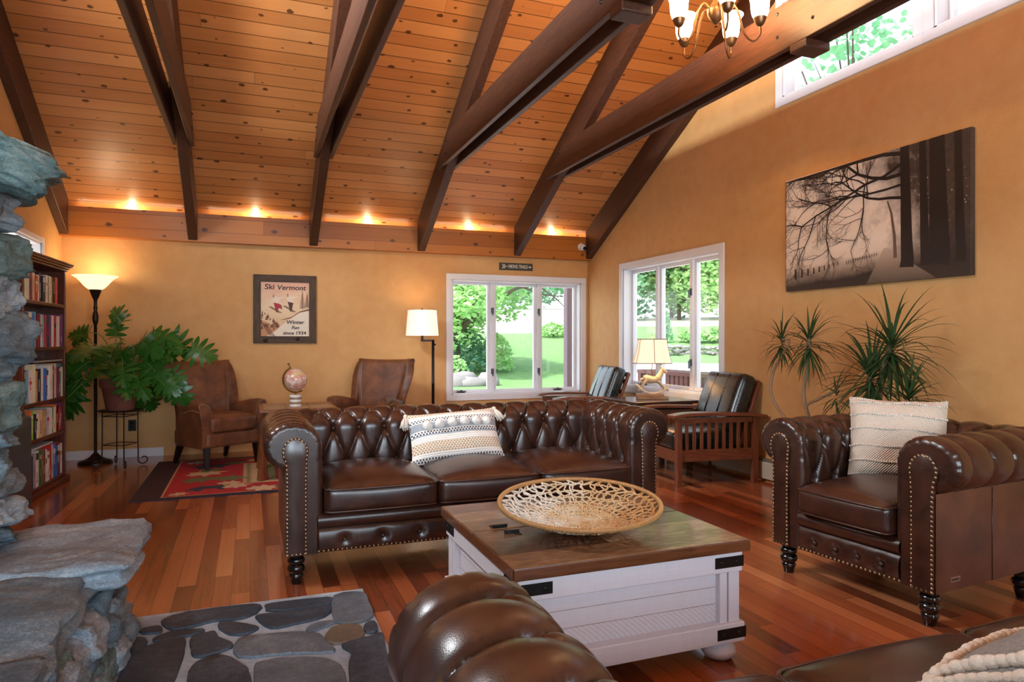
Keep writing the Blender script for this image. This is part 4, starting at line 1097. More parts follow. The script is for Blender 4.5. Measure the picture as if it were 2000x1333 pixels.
# hiking sign
t = thing('trail_sign', 'small dark HIKING TRAILS sign above the far window', 'sign', (3.115, YB-.002, 2.13))
M_SG = plain('sign_dark_green', S(62,60,48), .6, var=.15, vs=20); M_SGT = flat('sign_cream', S(222,214,194))
MB().box(-.223, .223, -.016, 0, -.045, .045).build('board', M_SG, t, smooth=0, bevel=.002)
text('HIKING TRAILS', .062, 'lettering', M_SGT, t, Matrix.Translation((.02, -.017, 0)) @ RX90, sx=.62, offset=.0008)
b = MB()
for x in (-.195, -.172): b.add([(x,-.0168,.026),(x+.012,-.0168,.026),(x+.032,-.0168,0),(x+.012,-.0168,-.026),(x,-.0168,-.026),(x+.02,-.0168,0)], [(0,1,2,5),(5,2,3,4)])
b.box(-.142, -.115, -.0172, -.0165, -.0025, .0025); b.box(.152, .172, -.0172, -.0165, -.0025, .0025); b.add([(.172,-.0168,.014),(.172,-.0168,-.014),(.208,-.0168,0)], [(0,1,2)])
b.build('arrows', M_SGT, t, smooth=0)

# ------------------------------------------------------------------ canvas on the gable wall
t = thing('canvas_print', 'large sepia canvas of a misty tree-lined lane on the gable wall', 'picture', (XR-.002, 3.628, 2.052))
cwid, chei = 1.53, .90     # local: x along -y of the room (photo left to right), z up
def cmat():
    g = G('printed_canvas'); co = g.coord(); o = g.sep(co)      # object y runs from +.765 (left in the photo) to -.765
    u = g.m('DIVIDE', g.m('SUBTRACT', .765, o[1]), 1.53); v = g.m('DIVIDE', g.m('ADD', o[2], .45), .9)
    f = g.noise(co, 6, 6, .65); f2 = g.noise(co, 40, 4)
    sky = g.ramp(v, [(.12, S(222,192,164)), (.35, S(255,236,214)), (.8, S(250,234,220))])
    dx = g.m('SUBTRACT', u, .2); far = g.m('ADD', g.m('ADD', g.m('MULTIPLY', u, 1.0), g.m('MULTIPLY', g.m('SUBTRACT', f, .5), .55)), g.m('MULTIPLY', g.m('SUBTRACT', v, .4), .26))
    dark = g.ramp(far, [(.56, grey(0)), (.70, grey(.5)), (.84, grey(.98))])
    c = g.mix(dark, sky, g.ramp(f2, [(.3, S(44,36,33)), (.8, S(82,66,58))]))
    gr = g.ramp(g.m('ADD', g.m('ADD', v, g.m('MULTIPLY', u, -.10)), g.m('MULTIPLY', g.m('SUBTRACT', f, .5), .10)), [(.03, grey(1)), (.20, grey(0))])
    c = g.mix(gr, c, S(56,46,40))
    rc = g.m('ADD', .62, g.m('MULTIPLY', g.m('SUBTRACT', v, .24), -.42)); rw = g.m('ADD', .006, g.m('MULTIPLY', g.m('SUBTRACT', .27, v), .62))
    inr = g.m('MULTIPLY', g.m('LESS_THAN', g.m('ABSOLUTE', g.m('SUBTRACT', u, g.m('SUBTRACT', rc, g.m('MULTIPLY', g.m('SUBTRACT', .27, v), .15)))), rw), g.m('LESS_THAN', v, .265))
    c = g.mix(g.m('MULTIPLY', inr, .8), c, g.ramp(v, [(0, S(98,82,68)), (.26, S(196,170,146))]))
    return g.fin(c, .42)
cv = MB().box(-.036, 0, -cwid/2, cwid/2, -chei/2, chei/2).build('canvas', cmat(), t, smooth=0, bevel=.003)
cb = MB()
M_CV = [flat('print_bark', S(42,35,33), .42), flat('print_twig', S(66,54,48), .42), flat('print_post', S(50,42,38), .42), flat('print_mistybark', S(112,92,78), .42), flat('print_light', S(190,170,150), .42)]
lay = [0]
def cx_(m):
    lay[0] += 1; return -.0364 - {4:1, 3:2, 0:3, 1:4, 2:5}[m]*.00015 - lay[0]*.0000028
def cpp(poly, m):
    x = cx_(m); cb.add([(x, cwid/2-cwid*u, -chei/2+chei*v) for u, v in poly], [tuple(range(len(poly)))], m)
def strip(pts, w0, w1, m):
    n = len(pts); x = cx_(m); vs = []
    for i, (u, v) in enumerate(pts):
        a = pts[max(i-1,0)]; c = pts[min(i+1,n-1)]; dx, dy = c[0]-a[0], c[1]-a[1]; q = math.hypot(dx, dy) or 1
        w = (w0+(w1-w0)*i/(n-1))/2
        for sg in (1, -1): vs.append((x, cwid/2-cwid*(u-sg*dy/q*w*.6), -chei/2+chei*(v+sg*dx/q*w)))
    cb.add(vs, [(2*i, 2*i+2, 2*i+3, 2*i+1) for i in range(n-1)], m)
rnd = random.Random(12)
for k in range(90): # glints of pale sky between the trunks
    u, v = rnd.uniform(.70,.99), rnd.uniform(.22,.80); s = rnd.uniform(.002,.007); cpp([(u-s*.6,v-s),(u+s*.6,v-s*.8),(u,v+s*1.4)], 4)
strip([(.66,.18),(.655,.35),(.64,.52),(.62,.62)], .03, .012, 3)
for u, w, lean in ((.715,.085,.0),(.80,.06,.005),(.865,.13,-.01),(.955,.06,.0)):
    strip([(u+lean,.10),(u+.004,.16),(u,.3),(u-.004,.6),(u-.01,1.0)], w*1.35, w*.85, 0)
def branch(u, v, a, L, w, d):
    pts = [(u, v)]; n = 6
    for i in range(n):
        a += rnd.uniform(-.32,.32) + .05*math.cos(a); u += math.cos(a)*L/n*.62; v += math.sin(a)*L/n; pts.append((max(.004,min(.995,u)), max(.02,min(.985,v))))
    strip(pts, w, w*.45, 0 if d < 2 else 1)
    if d < 4:
        for i in (2, 3, 4, 5, 6):
            for sg in (-1, 1):
                if rnd.random() < (.6 if d < 1 else .43): branch(pts[i][0], pts[i][1], a + sg*rnd.uniform(.3,.85), L*rnd.uniform(.35,.6), w*.5, d+1)
for u, v, a, L, w in ((.70,.95,PI+.06,1.0,.032),(.70,.80,PI+.10,.8,.03),(.70,.62,PI+.08,.6,.024),(.70,.88,PI+.34,1.0,.024),(.70,.72,PI+.30,.8,.018)): branch(u, v, a, L, w, 0)
for k in range(9):
    u = .075+.045*k*(1-.03*k); s = 1/(1+.22*k); cpp([(u-.007*s,.10+.01*k),(u+.007*s,.10+.01*k),(u+.006*s,.10+.01*k+.085*s),(u-.006*s,.10+.01*k+.09*s)], 2)
for k in range(14):
    u = .40+.013*k; s = .26-.010*k; cpp([(u-.002,.175+.003*k),(u+.002,.175+.003*k),(u+.002,.175+.003*k+.085*s+.01),(u-.002,.175+.003*k+.085*s+.01)], 3)
cb.build('printed_trees', M_CV, cv, smooth=0)

# ------------------------------------------------------------------ small wall fittings
t = thing('security_camera', 'white dome security camera on the pine frieze in the corner', 'camera', (3.965, 7.85, 2.405))
R_X = Matrix.Rotation(PI/2, 4, 'X')
MB().lathe([(.048,0),(.048,.014),(.034,.03),(0,.034)], 24, M=R_X).build('mount', M_WHITE, t, smooth=50)
MB().ball((.006,-.045,-.012), .04, 20, 12).build('dome', M_WHITE, t, smooth=180)
MB().lathe([(.024,0),(.024,.014),(.018,.02),(0,.02)], 18, M=Matrix.Translation((.012,-.074,-.028)) @ Matrix.Rotation(rad(68),4,'X')).build('lens', M_BLACK, t, smooth=50)
t = thing('wall_outlet', 'black double outlet on the far wall behind the plant stand', 'outlet', (-1.13, YB, .33))
MB().box(-.037, .037, -.007, 0, -.058, .058).build('plate', M_BLACK, t, smooth=0, bevel=.003)
for z in (-.022, .022): MB().box(-.017, .017, -.010, -.006, z-.014, z+.014).build('socket', M_LEGBLK, t, smooth=0, bevel=.004)
t = thing('baseboard_heater', 'long cream baseboard heater along the gable wall', 'heater', (XR, 4.9, 0))
MB().box(-.05, -.002, -2.2, 2.9, .03, .175).build('housing', plain('heater_enamel', S(196,186,168), .45, .1), t, smooth=0, bevel=.008)
MB().box(-.042, -.004, -2.2, 2.9, .176, .20).build('top_louver', plain('heater_grille', S(120,112,100), .5, .2), t, smooth=0, bevel=.004)

# ------------------------------------------------------------------ lamps
def glow(o, c, w, r, loc, name='bulb'):
    l = bpy.data.lights.new(name, 'POINT'); l.color = c; l.energy = w; l.shadow_soft_size = r
    b = bpy.data.objects.new(name, l); COL.objects.link(b); b.location = loc; b.parent = o; return b
WARM = (1.0, .64, .30)
t = thing('torchiere_lamp', 'tall bronze torchiere with glowing bowl behind the philodendron', 'floor lamp', (-1.41, 7.70, 0))
MB().lathe([(.15,0),(.152,.012),(.14,.028),(.10,.040),(.075,.052),(.05,.068),(.03,.092),(.018,.105)], 32).build('base', M_LAMPBLK, t, smooth=50)
MB().lathe([(.014,.10),(.014,1.36),(.02,1.37),(.026,1.40),(.028,1.44),(.02,1.48),(.014,1.50),(.02,1.52),(.014,1.55),(.016,1.60),(.03,1.63),(.048,1.68),(.055,1.705)], 18).build('pole', M_LAMPBLK, t, smooth=50)
MB().lathe([(.05,1.70),(.075,1.715),(.105,1.745),(.135,1.785),(.165,1.815),(.195,1.832),(.198,1.838),(.190,1.838),(.16,1.822),(.13,1.792),(.10,1.752),(.07,1.722),(.045,1.707)], 40).build('bowl', emit('torchiere_glass', (1,.76,.46,1), 1.1, (.9,.75,.5,1)), t, smooth=180)
MB().lathe([(.012,1.70),(.018,1.74),(.022,1.77),(.016,1.80),(0,1.81)], 14).build('bulb_glass', M_GLASSLIT, t, smooth=180)
glow(t, (1,.82,.56), 5, .06, (0,0,1.88))
M_SHADE = emit('lit_linen_shade', (1,.80,.62,1), .55, (.86,.80,.74,1))
t = thing('swing_arm_lamp', 'black swing arm floor lamp with white drum shade beside the far window', 'floor lamp', (1.955, 7.60, 0))
MB().lathe([(.13,0),(.132,.015),(.11,.026),(.02,.04)], 28).build('base', M_BLACK, t, smooth=50)
b = MB().lathe([(.0165,.03),(.0165,.70),(.02,.705),(.02,.715),(.0165,.72),(.0165,1.21),(.02,1.215),(0,1.22)], 14); b.build('pole', M_BLACK, t, smooth=50)
sx = Vector((-.12, .03, 0)); b = MB(); b.bar((0,0,1.205), tuple(sx+Vector((0,0,1.205))), .022, .022); b.box(sx.x-.012, sx.x+.012, sx.y-.012, sx.y+.012, 1.195, 1.30); b.ball((.022,0,1.16), .012, 10, 6); b.build('swing_arm', M_BLACK, t, smooth=30, bevel=.002)
sh = MB().lathe([(.186,1.262),(.163,1.55),(.160,1.55),(.183,1.262)], 44, (sx.x, sx.y, 0)).build('shade', M_SHADE, t, smooth=60)
b = MB(); b.lathe([(.004,1.54),(.010,1.565),(.0,1.575)], 10, (sx.x, sx.y, 0)); b.tube([(sx.x-.161,sx.y,1.54),(sx.x+.161,sx.y,1.54)], .003, 5); b.tube([(sx.x,sx.y,1.29),(sx.x,sx.y,1.55)], .003, 5); b.build('finial', M_BLACK, sh, smooth=50)
glow(t, WARM, 4, .05, (sx.x, sx.y, 1.42))
# horse lamp
t = thing('horse_lamp', 'lit table lamp with a carved rocking horse body before the gable window', 'table lamp', (3.70, 5.77, .63), -TH)
M_HORSE = plain('carved_pale_wood', S(196,170,136), .55, var=.2, vs=30, bump=.3, bs=60); M_RUNNER = plain('whitewashed_runner', S(206,190,166), .55, var=.1, vs=20)
b = MB().box(-.155, .145, -.06, .06, 0, .026); b.box(-.16, .10, -.055, .055, .027, .052); b.build('book_base', wood('old_book_covers', S(130,84,50), S(190,150,108), 'x', 8, .6), t, smooth=0, bevel=.004)
b = MB()
for y in (-.035, .035):
    P = [(.175*math.sin(a), y, .052 + .30 - .30*math.cos(a)) for a in [rad(-58+116*i/16) for i in range(17)]]
    P = [(p[0]*1.08, p[1], .055+ (p[2]-.052)*.62) for p in P]
    b.tube(P, .0085, 8)
b.build('rockers', M_RUNNER, t, smooth=180)
b = MB(); b.tube(catmull([(-.082,0,.190),(-.062,0,.197),(-.02,0,.188),(.03,0,.19),(.06,0,.204)], 5), [.016]+[.036+.004*math.sin(i*.33) for i in range(19)]+[.022], 14)
b.tube(catmull([(.05,0,.20),(.078,0,.245),(.094,0,.285)], 4), [.036,.033,.03,.028,.026,.024,.022,.021,.02], 12)
b.tube(catmull([(.082,0,.292),(.105,0,.282),(.128,0,.263),(.138,0,.255)], 4), [.018,.022,.023,.022,.020,.018,.017,.016,.015,.014,.014,.013,.010], 12)
for y in (-.011, .011): b.tube([(.086,y,.30),(.084,y*1.2,.326)], [.007,.002], 6)
for y in (-.030, .030):
    b.tube(catmull([(.052,y*.7,.178),(.085,y,.138),(.118,y,.098),(.15,y*1.1,.085)], 4), [.019,.017,.015,.013,.0115,.0105,.0095,.009,.0085,.008,.008,.009,.011], 8)
    b.tube(catmull([(-.068,y*.7,.18),(-.098,y,.142),(-.108,y,.112),(-.14,y*1.1,.085)], 4), [.022,.019,.017,.014,.0115,.0105,.0095,.009,.0085,.008,.008,.009,.011], 8)
b.build('horse', M_HORSE, t, smooth=180)
b = MB(); b.tube(catmull([(-.085,0,.20),(-.115,0,.19),(-.128,0,.15)], 4), [.012,.013,.013,.012,.011,.010,.008,.006,.003], 8)
for i in range(7): b.ball((.05+.007*i, 0, .235+.011*i), .011, 6, 4, sc=(.6,.9,1))
b.build('mane_and_tail', M_RUNNER, t, smooth=180)
b = MB(); b.tube(catmull([(.0,0,.22),(.012,0,.25),(-.01,0,.29),(-.006,0,.33),(-.006,0,.46)], 5), .005, 8); b.build('stem', M_BRASS, t, smooth=180)
b = MB().ball((-.03,0,.218), .02, 10, 6, sc=(1.2,1,.5)); b.build('saddle', M_RUNNER, t)
def shade4(u, v):
    a = 2*PI*u; k = .5*(1+v*(0)); w = (.135 + .047*(1-v)**1.6); q = .62
    c, s_ = math.cos(a), math.sin(a); n = (abs(c)**5+abs(s_)**5)**(-1/5)
    return (-.006 + w*c*n, w*.72*s_*n, .352 + .236*v)
b = MB(); b.grid(shade4, 64, 9, cu=True); sh = b.build('shade', emit('lit_bell_shade', (1,.66,.38,1), .62, (.86,.76,.64,1)), t, smooth=180)
b = MB()
for v in (0, 1): b.tube([shade4(i/64, v) for i in range(64)], .0042, 6, closed=True)
for a in (0, .1, .25, .4, .5, .6, .75, .9): b.tube([shade4(a, i/8) for i in range(9)], .0028, 5)
b.build('shade_trim', plain('shade_braid', S(112,78,50), .7), sh, smooth=180)
b = MB().lathe([(.003,.585),(.006,.60),(.012,.612),(.010,.624),(0,.632)], 12, (-.006,0,0)); b.tube([(-.14,0,.586),(.13,0,.586)], .002, 4); b.build('finial', M_RUNNER, sh)
glow(t, WARM, 6, .04, (-.006, 0, .47))
# chandelier
t = thing('chandelier', 'five-light bronze chandelier with glowing bell glass shades', 'chandelier', (2.47, 3.2, 3.08), -TH)
b = MB().lathe([(0,-.10),(.012,-.095),(.008,-.085),(.016,-.075),(.03,-.06),(.045,-.035),(.05,-.01),(.046,.01),(.03,.03),(.016,.05),(.012,.10),(.018,.16),(.030,.20),(.018,.24),(.010,.27)], 20); b.build('hub', M_BRONZE, t, smooth=50)
b = MB(); b.tube([(0,0,.26),(0,0,1.85)], .006, 8)
for i in range(30):
    c = Vector((0,0,.28+i*.053)); b.tube([(c + (Vector((math.cos(q)*.013, 0, math.sin(q)*.03)) if i % 2 else Vector((0, math.cos(q)*.013, math.sin(q)*.03)))) for q in [2*PI*k/8 for k in range(8)]], .003, 4, closed=True)
b.lathe([(0,1.85),(.06,1.86),(.065,1.90),(0,1.92)], 16); b.build('chain', M_BRONZE, t, smooth=50)
for i in range(5):
    a = rad(-92 + 72*i); d = Vector((math.cos(a), math.sin(a), 0)); R5 = .235
    b = MB(); b.tube(catmull([d*.03+Vector((0,0,-.01)), d*.075+Vector((0,0,.028)), d*.115+Vector((0,0,-.02)), d*.15+Vector((0,0,-.15)), d*.195+Vector((0,0,-.205)), d*R5+Vector((0,0,-.175)), d*R5+Vector((0,0,-.13))], 6), .0058, 8)
    ar = b.build('arm', M_BRONZE, t, smooth=180)
    c = d*R5 + Vector((0,0,-.13))
    MB().lathe([(.006,0),(.018,.008),(.026,.02),(.033,.038),(.036,.046),(.030,.05)], 18, c).build('socket_cup', M_BRONZE, ar, smooth=50)
    MB().lathe([(.030,.046),(.042,.062),(.048,.085),(.050,.11),(.051,.135),(.055,.155),(.064,.175),(.072,.184),(.070,.187),(.060,.178),(.051,.158),(.047,.13),(.045,.09),(.038,.066),(.026,.052)], 28, c).build('shade', M_GLASSLIT, ar, smooth=180)
    glow(t, WARM, 32.0, .035, c+Vector((0,0,.205)))
# cove lights behind the frieze: one fitting per bay
for i, x in enumerate((-1.13, .06, 1.27, 2.49, 3.60)):
    t = thing('cove_light', ['cove light behind the frieze in the leftmost bay', 'cove light in the second bay, above the ski poster', 'cove light in the third bay, above the wing chair beside the floor lamp', 'cove light in the fourth bay from the left', 'cove light in the bay beside the security camera'][i], 'light', (x, 7.915, 2.485), group='cove lights')
    MB().lathe([(.03,-.03),(.032,0),(.026,.006)], 14).build('fitting', M_WHITE, t)
    glow(t, (1,.78,.48), 5.5, .015, (0,0,.035))
    l = bpy.data.lights.new('strip_lamp', 'AREA'); l.shape = 'RECTANGLE'; l.size = .95; l.size_y = .02; l.energy = .8; l.color = (1,.78,.52)
    o = bpy.data.objects.new('strip_lamp', l); COL.objects.link(o); o.parent = t; o.location = (0,-.02,.012); o.rotation_euler = (PI, 0, 0)
# ------------------------------------------------------------------ plants
M_TERRA = plain('aged_terracotta', S(128,74,60), .7, var=.18, vs=6, bump=.1)
M_SOIL = plain('potting_soil', S(46,34,26), .95, bump=.6, bs=60)
def leafmat(name, c, r=.38):
    g = G(name); co = g.coord(); f = g.noise(co, 3.0, 3); f2 = g.noise(co, 26, 3)
    col = g.mix(g.m('ADD', g.m('MULTIPLY', f, .7), g.m('MULTIPLY', f2, .3)), tuple(x*.55 for x in c[:3])+(1,), tuple(min(1, x*1.5) for x in c[:3])+(1,))
    g.fin(col, r)
    t = g.t; tr = t.nodes.new('ShaderNodeBsdfTranslucent'); t.links.new(col, tr.inputs[0]); mx = t.nodes.new('ShaderNodeMixShader'); mx.inputs[0].default_value = .22
    t.links.new(g.b.outputs[0], mx.inputs[1]); t.links.new(tr.outputs[0], mx.inputs[2]); t.links.new(mx.outputs[0], g.out.inputs[0]); return g.mat
M_PHIL = leafmat('philodendron_leaf', S(48,104,34), .3); M_STALK = plain('green_stalk', S(96,130,58), .5); M_DRAC = leafmat('dracaena_leaf', S(58,84,48)); M_CANE2 = plain('dracaena_cane', S(150,122,92), .8, var=.2, vs=20, bump=.3)
PX, PY = -1.15, 7.40; ST = .545
t = thing('plant_stand', 'black wire plant stand with scrolled feet under the philodendron', 'plant stand', (PX, PY, 0))
MB().lathe([(.185,ST-.010),(.192,ST-.004),(.192,ST+.0),(0,ST+.0)], 36).build('top_plate', M_BLACK, t, smooth=50)
for i in range(4):
    a = rad(20+90*i); d = Vector((math.cos(a), math.sin(a), 0)); P = [d*.15+Vector((0,0,ST-.01)), d*.15+Vector((0,0,.3)), d*.152+Vector((0,0,.10))]
    for k in range(15):
        q = PI + (2*PI*.88)*k/14; rr = .048*(1-.55*k/14); P.append(d*(.152+.048+rr*math.cos(q)) + Vector((0,0,.0538+rr*math.sin(q))))
    MB().tube(catmull(P, 3), .0055, 7).build('leg', M_BLACK, t, smooth=180)
b = MB()
for z in (ST-.055, .22):
    for i in range(4):
        a, c = rad(20+90*i), rad(110+90*i); b.tube([(.15*math.cos(a), .15*math.sin(a), z), (.15*math.cos(c), .15*math.sin(c), z)], .004, 6)
b.build('crossbars', M_BLACK, t, smooth=180)
t = thing('potted_philodendron', 'big split-leaf philodendron in a terracotta pot on the wire stand', 'potted plant', (PX, PY, ST+.001))
MB().lathe([(.115,0),(.12,.01),(.155,.21),(.158,.215),(.172,.22),(.178,.285),(.170,.292),(.160,.288),(.152,.25),(0,.25)], 36).build('pot', M_TERRA, t, smooth=45)
MB().lathe([(.0,.252),(.12,.266),(.153,.255)], 24).build('soil', M_SOIL, t)
def lobed(b, M, L, Wd, fold=.35, droop=.5, lobes=5):
    """deeply cut leaf: y runs along the midrib, tip at y=L"""
    def W(x, y):
        z = abs(x)*fold - droop*(y/L)**2*L*.35 - (abs(x)/Wd)**2*Wd*.35
        return (x, y, z)
    jr = random.Random(len(b.v))
    mid = [(-.02*L)] + [L*(.02+.80*i/lobes) for i in range(lobes+1)]
    for sg in (-1, 1):
        for i in range(lobes+1):
            y0 = mid[i]; y1 = mid[i+1]; k = (i+.5)/(lobes+1)
            reach = jr.uniform(.78,1.2)*Wd*(.72+.5*math.sin(PI*min(1, k*1.15)))*(1-.35*k); ang = rad(-35 + 95*k + jr.uniform(-9,9))
            dx, dy = math.cos(ang)*reach, math.sin(ang)*reach; w = (y1-y0)
            yc = (y0+y1)/2
            q = []
            for u, ww in ((0,.55),(.35,.60),(.62,.56),(.85,.34)):
                nx, ny = -math.sin(ang), math.cos(ang)
                for s in (-1, 1):
                    h = w*ww*s*(1 if u > 0 else 1.0); ox, oy = (dx*u + nx*h, yc + dy*u + ny*h) if u > 0 else (0, yc + w*.52*s)
                    q.append(W(sg*max(0, ox), oy))
            q.append(W(sg*dx, yc+dy*1.05))
            f = [(0,2,3,1),(2,4,5,3),(4,6,7,5),(6,8,7)]
            b.add(q, f if sg < 0 else [x[::-1] for x in f], 0, M)
    b.add([W(-.0,mid[-1]-.04*L), W(Wd*.22,mid[-1]+.04*L), W(Wd*.12,L*.96), W(0,L*1.08), W(-Wd*.12,L*.96), W(-Wd*.22,mid[-1]+.04*L)], [(0,1,2,3),(0,3,4,5)], 0, M)
lf = MB(); stk = MB(); rnd = random.Random(21)
tips = []
for i in range(50):
    a = rad(rnd.uniform(0, 360)); el = rnd.uniform(-.55, 1.0); k = rnd.uniform(.6, 1.0)
    r = .58*k*math.cos(el*.75); z = .30 + .50*k*math.sin(el) + rnd.uniform(-.03,.05); tips.append((r*math.cos(a), r*math.sin(a)*.72, z))
cr = lambda x, z: (x*RT.x, x*RT.y, z)
tips += [cr(.74, .56), cr(-.02, .88), cr(-.04, .76), cr(.38, .70), cr(.46, .62), cr(-.52,.44), cr(-.58,.30), cr(-.5,.15), cr(.5,.30), cr(.52,.16)]
for i in range(12):
    a = rad(-110 + rnd.uniform(-70, 70)); r = rnd.uniform(.3,.45); tips.append((r*math.cos(a), r*math.sin(a), rnd.uniform(-.02,.40)))
for p in tips:
    p = Vector(p)
    if p.z < .34 and p.dot(FW) < 0 and abs(p.dot(RT)) < .24 and p.length > .12: continue
    if PY+p.y > 7.80: p.y = 7.80-PY-rnd.uniform(0,.1)
    if PX+p.x < -1.60: p.x = -1.58-PX
    if p.z < .27 and math.hypot(p.x, p.y) < .34: p.x *= 1.6; p.y *= 1.5
    o = Vector((rnd.uniform(-.05,.05), rnd.uniform(-.05,.05), .27)); mid = (o+p)/2 + Vector((0,0,.10+.1*rnd.random()))
    stk.tube(catmull([o, mid, p], 5), [.007-.0004*i for i in range(11)], 5)
    out = (p-mid); out.z *= .6; out.z -= rnd.uniform(.1,.8)*out.length; d = out.normalized()
    up = Vector((rnd.uniform(-.5,.5) - .8*FW.x, rnd.uniform(-.5,.5) - .8*FW.y, rnd.uniform(.2,.8))).normalized(); x = d.cross(up).normalized(); z = x.cross(d)
    M = Matrix((x, d, z)).transposed().to_4x4(); M.translation = p - d*.06
    L = rnd.uniform(.17, .27)
    lobed(lf, M, L, L*.62, rnd.uniform(.1,.4), rnd.uniform(.3,.9))
for i, q in enumerate(lf.v):   # keep the leaves clear of the wall and shelves
    x, y, z = q
    y = min(y, 7.93-PY); x = max(x, -1.70-PX); lf.v[i] = (x, y, max(z, -.35))
lf.build('leaves', M_PHIL, t, smooth=60); stk.build('stalks', M_STALK, t, smooth=180)

t = thing('dracaena', 'leggy dracaena with spiky leaf heads behind the tufted armchair', 'potted plant', (3.72, 3.48, 0))
MB().lathe([(.12,0),(.125,.01),(.165,.27),(.18,.275),(.185,.33),(.172,.335),(.16,.29),(0,.29)], 32).build('pot', M_TERRA, t, smooth=45)
MB().lathe([(0,.292),(.155,.295)], 20).build('soil', M_SOIL, t)
def onx(px, py, x):        # point at this depth plane across the room
    d = FW + RT*((px-1000)/FPX) + Vector((0,0,1))*((HOR-py)/FPX); k = x/d.x
    return Vector((x, d.y*k, EYE+d.z*k)) - Vector((3.72, 3.48, 0))
heads = [((1527,668),3.80,.24,44,.7), ((1580,668),3.74,.29,60,.8), ((1742,680),3.72,.40,80,1.0), ((1703,738),3.66,.42,80,.95), ((1775,778),3.60,.27,56,.95), ((1633,772),3.70,.2,22,.6)]
cn = MB(); dl = MB(); rnd = random.Random(6)
base = Vector((0,0,.29))
stems = [[base+Vector((.02,.04,0)), onx(1520,800,3.76), onx(1508,735,3.78)*1 , onx(1540,672,3.79), onx(1527,664,3.80)],
         [base+Vector((-.03,.05,0)), onx(1572,790,3.74), onx(1577,720,3.74), onx(1580,660,3.74)],
         [base+Vector((.0,-.03,0)), onx(1712,800,3.72), onx(1722,730,3.72), onx(1742,672,3.72)],
         [base, onx(1690,790,3.68), onx(1700,738,3.66)], [base+Vector((-.04,-.05,0)), onx(1770,830,3.62), onx(1775,785,3.60)],
         [base+Vector((-.02,.06,0)), onx(1575,806,3.72), onx(1600,780,3.71), onx(1632,765,3.70)]]
for st, w in zip(stems, (.011,.013,.017,.014,.013,.010)):
    P = catmull(st, 6); cn.tube(P, w, 8)
for (px, x, L, n, wk) in heads:
    c = onx(px[0], px[1], x)
    for i in range(n):
        a = rad(360*i*.381966); k = i/n; el = rad(80 - 135*k**.75 + rnd.uniform(-14,14)); l = L*rnd.uniform(.7,1.12); dr = rnd.uniform(1.0,3.4)
        d = Vector((math.cos(a)*math.cos(el), math.sin(a)*math.cos(el), math.sin(el))); sd = d.cross(Vector((0,0,1)))
        sd = sd.normalized() if sd.length > .05 else Vector((math.sin(a), -math.cos(a), 0)); w = .0095*wk
        P = []; q = c + Vector((0,0,.03-.10*k)); dd = d.copy()
        for j in range(7):
            P.append(q.copy()); dd.z -= .055*dr*(j*.5); dd.normalize(); q = q + dd*(l/6)
        vs = []; fs = []
        for j, q in enumerate(P):
            ww = w*(.65 if j == 0 else (1.0 if j < 4 else (6.2-j)/2.4*.8))
            if j == 6: ww = .0006
            vs += [q - sd*ww, q + Vector((0,0,-ww*.35)), q + sd*ww]
        for j in range(6):
            for s in (0, 1): fs.append((j*3+s, j*3+s+1, (j+1)*3+s+1, (j+1)*3+s))
        dl.add(vs, fs)
for i, q in enumerate(dl.v): dl.v[i] = (min(q[0], XR-3.72-.02), q[1], q[2])
cn.build('canes', M_CANE2, t, smooth=180); dl.build('leaves', M_DRAC, t, smooth=180)

# ------------------------------------------------------------------ bookcase and books
M_CHERRY = wood('cherry_bookcase', S(74,32,22), S(122,62,42), 'x', 6, .4, .1, coat=.15); M_CHERRYZ = wood('cherry_bookcase_upright', S(74,32,22), S(122,62,42), 'z', 6, .4, .1, coat=.15)
BA = Vector((-1.545, 5.93, 0)); BR = rad(86.6); BL, BD = .975, .19
t = thing('bookcase', 'tall cherry wood bookcase full of books between stone chimney and corner', 'bookcase', BA, BR)
SZ = [.072, .445, .728, 1.152, 1.508]; BTOP = 1.80
for x in (0, BL-.028): MB().box(x, x+.028, 0, BD, 0, BTOP).build('side_panel', M_CHERRYZ, t, smooth=0, bevel=.003)
MB().box(.028, BL-.028, BD-.012, BD, .05, BTOP).build('back_panel', M_CHERRYZ, t, smooth=0)
for z in SZ:
    def sf(s): return [(.028+(BL-.056)*i/14, -.018*math.sin(PI*i/14)) for i in range(15)] + [(BL-.028, BD-.012), (.028, BD-.012)]
    MB().prism(sf(0), z-.026, z, 'z').build('shelf', M_CHERRY, t, smooth=30, bevel=.002)
MB().box(-.015, BL+.015, -.03, BD, 0, .046).build('plinth', M_CHERRY, t, smooth=0, bevel=.008)
b = MB()
for i, (o, z0, z1) in enumerate(((.012,BTOP,BTOP+.018),(.026,BTOP+.018,BTOP+.036),(.042,BTOP+.036,BTOP+.052),(.05,BTOP+.052,BTOP+.066))): b.box(-o, BL+o, -o, BD, z0, z1)
b.build('cornice', M_CHERRY, t, smooth=0, bevel=.004)
Bm = Matrix.Translation(BA) @ Matrix.Rotation(BR, 4, 'Z')
PAL = {'cream':(222,206,178),'white':(228,226,222),'beige':(196,172,140),'red':(176,40,46),'dark red':(112,30,36),'navy':(38,44,84),'blue':(52,104,176),'sky blue':(104,160,206),'green':(44,96,66),'lime':(128,180,60),
       'black':(28,27,30),'grey':(140,138,136),'purple':(96,52,110),'plum':(108,44,84),'teal':(48,112,120),'tan':(168,132,92),'orange':(214,104,58),'olive':(104,96,54),'brown':(98,64,44),'silver':(182,184,188)}
BM = {k: plain('book_cloth_'+k.replace(' ','_'), S(*[min(238, x*1.15+6) for x in v]), .5, var=.08, vs=40) for k, v in PAL.items()}
M_PAGE = plain('book_pages', S(224,212,190), .8)
ORD = ['first','second','third','fourth','fifth','sixth','seventh','eighth','ninth','tenth','eleventh','twelfth','thirteenth','fourteenth','fifteenth','sixteenth','seventeenth','eighteenth']
